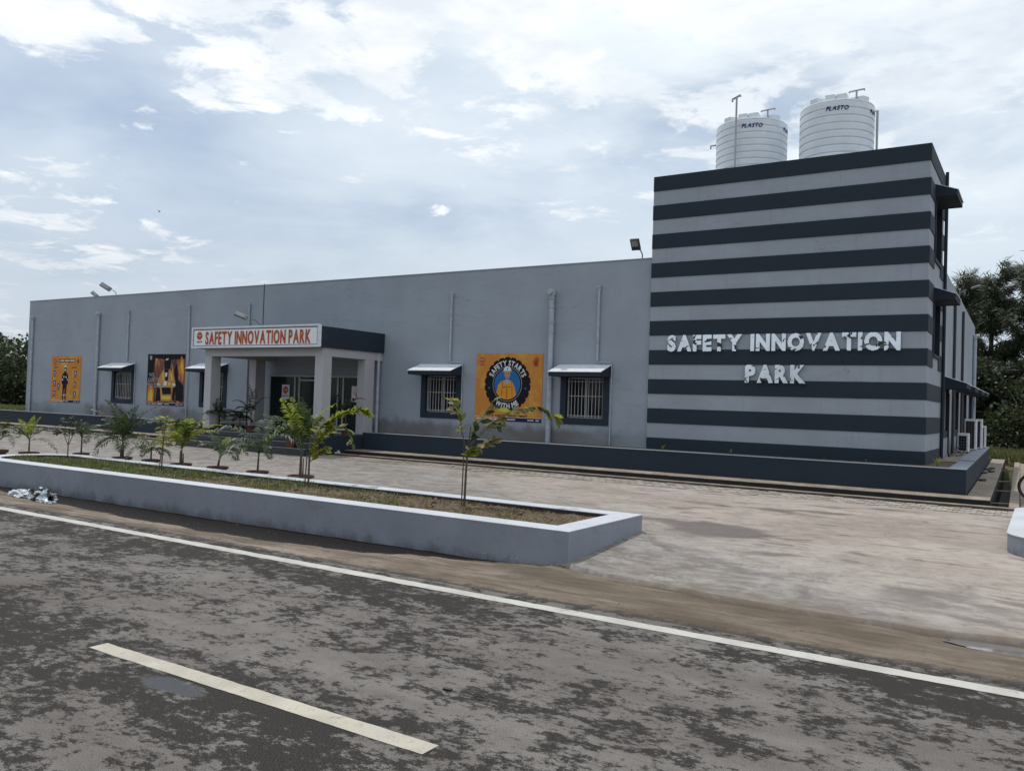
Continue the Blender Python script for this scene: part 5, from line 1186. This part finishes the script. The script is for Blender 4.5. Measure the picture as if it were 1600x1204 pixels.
# plants on the porch and at its steps
PG = 'pots on the porch and its steps'
palm(-17.93, 14.22, FZ+.17, 'small palm in a red pot beside the front left porch column', ring(12, 20, 80, .25, .46, 1.3, .12, 31, ('palm', 'broad')), potr=.10, poth=.17, sh=.28, pt='pot', group=PG)
palm(-17.45, 14.5, FZ+.16, 'leafy palm in a dark pot on the porch near the railing', ring(12, 20, 80, .25, .42, 1.3, .11, 32, ('broad', 'palm')), potr=.12, poth=.16, sh=.2, pt='pot', group=PG)
palm(-17.15, 14.6, FZ+.16, 'tall arching dark palm in a pot by the entrance glass', [(LF_, 70, .62, 1.8, .12, 'broad'), (RT_, 74, .66, 1.8, .12, 'broad'), (AW_, 80, .7, 1.4, .12, 'broad'), (CM_, 62, .45, 1.7, .12, 'broad'), (LF_+40, 55, .45, 1.7, .12, 'broad'), (LF_-40, 84, .72, 1.2, .10, 'broad')], potr=.12, poth=.16, sh=.3, pt='pot', group=PG)
palm(-16.1, 14.9, FZ+.17, 'slim dark palm in a pot before the glazed door', ring(9, 40, 82, .3, .5, 1.3, .11, 34, ('broad',)), potr=.10, poth=.17, sh=.28, pt='pot', group=PG)
palm(-14.62, 13.62, .405+.17, 'broad dark palm in a terracotta pot standing on the lower steps', ring(12, 30, 82, .4, .62, 1.3, .14, 35, ('broad', 'palm')), potr=.13, poth=.17, sh=.38, pt='pot', group=PG)
palm(-14.42, 14.62, FZ+.2, 'dark palm in a big brown pot behind the front right porch column', ring(11, 35, 82, .35, .62, 1.4, .13, 36, ('broad',)), potr=.16, poth=.2, sh=.3, pt='pot', group=PG)
palm(-14.25, 15.0, FZ+.18, 'drooping dark palm in a pot beside the right porch side', [(RT_, 72, .62, 2.0, .13, 'broad'), (LF_, 66, .5, 1.7, .12, 'broad'), (CM_, 60, .45, 1.7, .12, 'broad'), (AW_, 75, .5, 1.5, .12, 'broad'), (RT_-40, 60, .5, 1.7, .12, 'broad')], potr=.12, poth=.18, sh=.4, pt='pot', group=PG)

# ------------------------------------------------------------------ trees
def crown_mesh(mb, r, centres, n, size, squash=.8, up_=.2):
    for (c, rad) in centres:
        for _ in range(int(n*rad*rad)):
            while True:
                v = Vector((r.uniform(-1, 1), r.uniform(-1, 1), r.uniform(-1, 1)))
                if .2 < v.length < 1: break
            p = Vector(c)+Vector((v.x*rad, v.y*rad, v.z*rad*squash)); a = Vector((r.uniform(-1, 1), r.uniform(-1, 1), r.uniform(-.6, .6)+up_)).normalized(); b = a.orthogonal().normalized()
            b = (b*math.cos(q_ := r.uniform(0, 6.28)) + a.cross(b)*math.sin(q_)); s_ = size*r.uniform(.6, 1.4)
            mb.cur = 1 if r.random() < .3 else 0
            mb.add([p-b*s_*.42, p+a*s_*.5, p+b*s_*.42, p-a*s_*.5], [(0, 1, 2, 3)])
def bush_tree(x, y, h, wd, label, seed, name='broadleaf_tree', group='dark trees beyond the building', size=.13, dens=620, nc=17):
    r = random.Random(seed); t = thing(name, label, 'tree', (x, y, .2), group)
    mb = MB(); mb.tube([(x, y, .1), (x+r.uniform(-.1, .1), y, h*.25), (x+r.uniform(-.3, .3), y+r.uniform(-.3, .3), h*.75)], [.13, .10, .03], 8); cs = []
    for k in range(nc):
        a = r.uniform(0, 6.28); hh = r.uniform(.10, .95); rr = wd*.5*math.sin(math.pi*min(.95, .2+hh*.72))*r.uniform(.4, 1.05); c = Vector((x+rr*math.cos(a), y+rr*math.sin(a), h*hh)); cs.append((c, wd*r.uniform(.20, .30)))
        mb.tube([(x, y, h*hh*.55), tuple(Vector((x, y, h*hh*.62)).lerp(c, .55)), tuple(c)], [.05, .03, .012], 5, False)
    autosmooth(mb.build('trunk', M['bark'], t)); cb = MB(); crown_mesh(cb, r, cs, dens, size); cb.build('crown', [M['bigtree'], M['bigtree2']], t, fix=False); return t
def casuarina(x, y, h, wd, label, seed):
    """tall feathery tree: many ascending limbs with drooping needle sprays"""
    r = random.Random(seed); t = thing('casuarina_tree', label, 'tree', (x, y, .2), 'dark trees beyond the building'); lean = .55
    tp = [(x, y, .1), (x+.1, y, h*.35), (x+lean*.4, y, h*.7), (x+lean, y, h)]; tb = MB(); tb.tube(tp, [.16, .12, .07, .015], 8); cb = MB()
    for k in range(92):
        f = r.uniform(.10, .99); i = min(2, int(f*3)); u = f*3-i; p = Vector(tp[i]).lerp(Vector(tp[i+1]), u); a = r.uniform(0, 6.28); L_ = wd*.62*(1.08-f)**.6*r.uniform(.6, 1.15)+.25
        d = Vector((math.cos(a)+.25, math.sin(a), r.uniform(.5, 1.2))).normalized(); pts = [p]
        for s_ in range(5): d = (d+Vector((.05, 0, -.06))).normalized(); pts.append(pts[-1]+d*L_/5)
        tb.tube(pts, [.03, .025, .02, .014, .009, .004], 4, False)
        for _ in range(int(120*L_)+30):
            q = r.uniform(.15, 1)*5; j = min(4, int(q)); b = pts[j].lerp(pts[j+1], q-j) + Vector((r.gauss(0, .07), r.gauss(0, .07), r.gauss(0, .06)))
            nd = (d*.5+Vector((r.uniform(-.5, 1.0), r.uniform(-.6, .6), r.uniform(-1.2, .25)))).normalized(); ln = r.uniform(.22, .50); sd_ = nd.orthogonal().normalized()*r.uniform(.010, .022)
            cb.cur = 1 if r.random() < .25 else 0
            cb.add([b-sd_*.5, b+nd*ln*.5-sd_, b+nd*ln, b+nd*ln*.5+sd_], [(0, 1, 2, 3)])
    autosmooth(tb.build('trunk', M['bark'], t)); cb.build('crown', [M['bigtree'], M['bigtree2']], t, fix=False); return t
casuarina(-3.4, 41, 7.6, 2.6, 'feathery casuarina just right of the building corner', 1)
casuarina(-2.1, 40, 7.9, 2.4, 'second feathery casuarina with a thin straight top', 2)
casuarina(-.75, 39, 8.2, 2.8, 'tallest wind swept casuarina at the right edge', 3)
casuarina(.6, 41, 7.6, 3.2, 'casuarina leaning out of the right edge of the photo', 4)
bush_tree(-2.6, 37.5, 3.7, 2.9, 'low dark bushy tree under the casuarinas beside the building', 11)
bush_tree(-.6, 36.5, 4.1, 2.8, 'rounder bushy tree in front of the tallest casuarina', 12)
bush_tree(1.2, 36, 3.7, 2.8, 'bushy tree at the right edge behind the side paving', 13)
bush_tree(3.4, 37, 4.8, 3.4, 'bushy tree outside the right edge behind the side paving', 14)
bush_tree(-4.9, 40, 4.0, 3.2, 'bushy tree hidden mostly behind the right building corner', 15)
casuarina(3.2, 42, 8.0, 3.4, 'casuarina outside the right edge of the photo', 6)
bush_tree(-49.5, 24.5, 4.3, 4.4, 'dark tree next to the left end of the building', 21, dens=170, size=.22)
bush_tree(-53.5, 25.5, 4.6, 4.4, 'dark tree at the left edge of the photo behind the lawn', 22, dens=170, size=.22)
bush_tree(-57.5, 24.5, 4.0, 4.4, 'dark tree outside the left edge of the photo', 23, dens=170, size=.22)
bush_tree(-51.5, 28.5, 4.9, 4.6, 'taller dark tree behind the left end trees', 24, dens=150, size=.24)
bush_tree(-46.5, 29.5, 4.4, 4.2, 'dark tree half behind the left end wall of the building', 25, dens=150, size=.24)
# unseen trees across the road, added for the letters and glass to mirror
src = bush_tree(-12, -24, 4.2, 5.2, 'unseen bushy tree added across the road for reflections', 31, group='unseen trees added for reflections', dens=70, size=.34)
for k, (x, y) in enumerate(((-30, -22), (-22, -19), (-5, -21), (1, -19), (8, -22), (16, -20), (-40, -20), (25, -22))):
    c = copy_tree(src); c.location = Vector((x, y, .2))*S; c.rotation_euler.z = k*1.3
# grass beyond the paving at the right and the lawn at the left
def lawn(name, x0, x1, y0, y1, n, h, seed, zf):
    r = random.Random(seed); mb = MB()
    for _ in range(n):
        x, y_ = r.uniform(x0, x1), r.uniform(y0, y1); a = r.uniform(0, 6.28); l = h*r.uniform(.5, 1.3); dx, dy = math.cos(a)*.04, math.sin(a)*.04; z = zf; mb.cur = 0 if r.random() < .8 else 1
        mb.add([(x-dx, y_-dy, z), (x+dx, y_+dy, z), (x+r.uniform(-.5, .5)*l, y_+r.uniform(-.5, .5)*l, z+l)], [(0, 1, 2)])
    tag(mb.build(name, [M['grass'], M['straw']], fix=False), kind='stuff')
lawn('long_grass', -3, 6, 30.3, 36.5, 16000, .32, 5, .25)
lawn('lawn', -62, -31, 16.6, 26, 22000, .18, 6, .2)
mb = grid(frange(-66, -31, 5), [15.4, 16.5, 20, 27], lambda x, y: .72 if y < 16 else (.70 if y < 19 else .45)); tag(mb.build('raised_lawn_soil', M['ground']), kind='structure')
lawn('lawn_edge_grass', -58, -31, 15.6, 20, 9000, .14, 8, .68)

# ------------------------------------------------------------------ small things
# bicycle at the right edge
bc = thing('bicycle', 'dark bicycle wheel poking in at the right edge beside the side drain', 'bicycle', (-.13, 16.4, .272))
def wheel(cx, name):
    mb = MB(); n = 36; ring_ = [(cx+.215*math.cos(2*math.pi*k/n), 16.4, .272+.23+.215*math.sin(2*math.pi*k/n)) for k in range(n+1)]; mb.tube(ring_, .019, 8, False); wh = autosmooth(mb.build('wheel', M['black'], bc))
    mb = MB(); mb.tube([(cx+.19*math.cos(2*math.pi*k/n), 16.4, .502+.19*math.sin(2*math.pi*k/n)) for k in range(n+1)], .007, 6, False); mb.build('rim', M['lamp_grey'], wh)
    mb = MB()
    for k in range(16): a = 2*math.pi*k/16; mb.tube([(cx, 16.4+(.02 if k % 2 else -.02), .502), (cx+.19*math.cos(a), 16.4, .502+.19*math.sin(a))], .0016, 3, False)
    mb.build('spokes', M['lamp_grey'], wh); mb = MB(); mb.tube([(cx, 16.34, .502), (cx, 16.46, .502)], .018, 8); mb.build('hub', M['lens'], wh)
wheel(-.13, 'front'); wheel(.57, 'rear')
mb = MB()
for pts in ([(-.13, 16.36, .502), (-.02, 16.36, .80), (-.0, 16.4, .86)], [(-.13, 16.44, .502), (-.02, 16.44, .80)], [(-.0, 16.4, .82), (.20, 16.4, .50), (.42, 16.4, .80), (.0, 16.4, .80)], [(.20, 16.4, .50), (.57, 16.4, .502), (.42, 16.4, .76)], [(.42, 16.4, .74), (.44, 16.4, .9)]): mb.tube(pts, .012, 8)
mb.build('frame', M['dark_metal'], bc); mb = MB(); mb.tube([(.03, 16.15, .93), (-.0, 16.22, .92), (-.01, 16.4, .89), (-.0, 16.58, .92), (.03, 16.65, .93)], .011, 8); mb.build('handlebar', M['lamp_grey'], bc)
mb = MB(); mb.obox((.45, 16.4, .92), (1, 0, .05), (0, 1, 0), (-.05, 0, 1), .11, .05, .022); mb.build('saddle', M['black'], bc, bevel=.012)
# crumpled silver sheet by the road at the left
def crumple(name, cx, cy, z, rx, ry, h, seed, mats, label, cat):
    r = random.Random(seed); bm = bmesh.new(); bmesh.ops.create_icosphere(bm, subdivisions=4, radius=1)
    for v in bm.verts:
        p = v.co.copy(); f = 1+.55*mnoise.noise(p*2.1+Vector((seed, 0, 0)))+.30*mnoise.noise(p*5.5+Vector((0, seed, 0)))+.12*mnoise.noise(p*13)
        v.co = Vector((p.x*rx*f, p.y*ry*f, max(-.02, p.z*h*f+h*.35)))*S
    me = bpy.data.meshes.new(name); bm.to_mesh(me); bm.free(); [me.materials.append(m_) for m_ in mats]
    for p_ in me.polygons: p_.material_index = 1 if (len(mats) > 1 and mnoise.noise(Vector(p_.center)*6+Vector((seed, 3, 1))) > .08) else 0
    o = bpy.data.objects.new(name, me); col.objects.link(o); o.location = Vector((cx, cy, z))*S; tag(o, label, cat)
crumple('plastic_sheet', -12.32, 6.74, -.05, .27, .11, .13, 4, [M['tarp'], M['black']], 'crumpled silver and black plastic sheet lying on the roadside mud', 'plastic sheet')
crumple('plastic_sheet', -13.15, 6.86, -.06, .25, .09, .07, 7, [M['tarp']], 'pale plastic scrap at the left edge by the planter foot', 'plastic sheet')
crumple('plastic_bag', -13.95, 14.4, .30, .10, .06, .07, 9, [M['tarp'], M['black']], 'crumpled white plastic bag on the kerb right of the porch steps', 'plastic bag')
crumple('plastic_bag', -14.15, 14.12, .27, .07, .05, .05, 12, [M['tarp']], 'smaller white plastic scrap left of the bag by the porch', 'plastic bag')
mb = MB(); mb.obox((-2.77, 3.80, .006), (1, .1, 0), (-.1, 1, 0), (0, 0, 1), .026, .012, .006); tag(mb.build('road_chip', M['black'], bevel=.003), 'small black scrap lying alone on the road', 'scrap')
mb = MB(); mb.tube([(-2.60, 3.86, .004), (-2.54, 3.82, .004), (-2.60, 3.80, .005), (-2.52, 3.78, .004)], .003, 5); tag(mb.build('twig', M['bark']), 'tiny bent twig on the road right of the black scrap', 'twig')
mb = MB()
for k in range(260):
    x = rnd.uniform(-14, .6); y = rnd.uniform(6.05, 7.3) if rnd.random() < .7 else rnd.uniform(5.95, 6.2); s_ = rnd.uniform(.002, .0065)*(1.7 if rnd.random() < .05 else 1)
    if x > -4 and y > yfront(x): z = gz(y)+.012
    else: z = zsh(x, y)
    mb.obox((x, y, z+s_*.3), Vector((1, rnd.uniform(-1, 1), .2)).normalized(), Vector((rnd.uniform(-.5, .5), 1, 0)).normalized(), Vector((0, 0, 1)), s_, s_*.8, s_*.6)
tag(mb.build('pebbles', M['ledge'], fix=False), kind='stuff')
mb = MB()
for k in range(34):
    u = rnd.random(); x = lerp(-4.0, -3.93, u)+rnd.uniform(0, .10); y = lerp(7.25, 9.2, u) if k % 2 else rnd.uniform(7.22, 7.32); x = x if k % 2 else rnd.uniform(-5.2, -3.7); s_ = rnd.uniform(.003, .011)
    mb.obox((x, y, max(gz(y), -.01)+.016), Vector((1, rnd.uniform(-1, 1), 0)).normalized(), Vector((0, 1, .1)).normalized(), Vector((0, 0, 1)), s_, s_*.8, s_*.5)
tag(mb.build('plaster_crumbs', M['ledge'], fix=False), kind='stuff')
# bird in flight
BC = Vector((-43.8, 30.0, 12.08)); bd = thing('bird', 'tiny dark bird flying over the left part of the building', 'bird', BC)
c = Vector((0, 0, 0)); mb = MB(); mb.tube([c-Vector((.22, 0, 0)), c-Vector((.1, 0, 0)), c+Vector((.06, 0, .02)), c+Vector((.17, 0, .03)), c+Vector((.24, 0, .02))], [.012, .045, .055, .035, .006], 8); mb.build('body', M['black'])
for sg_ in (-1, 1):
    mb = MB(); mb.add([c+Vector((.10, .03*sg_, .02)), c+Vector((-.08, .03*sg_, .02)), c+Vector((-.04, .22*sg_, .16)), c+Vector((.07, .20*sg_, .17)), c+Vector((-.10, .42*sg_, .22))], [(0, 1, 2, 3), (3, 2, 4)]); mb.build('wing', M['black'], fix=False)

for o in [o for o in col.objects if o.type == 'MESH' and o.parent is None and (o.name.startswith('body') or o.name.startswith('wing'))]: o.parent = bd
bd.scale = (.42,)*3
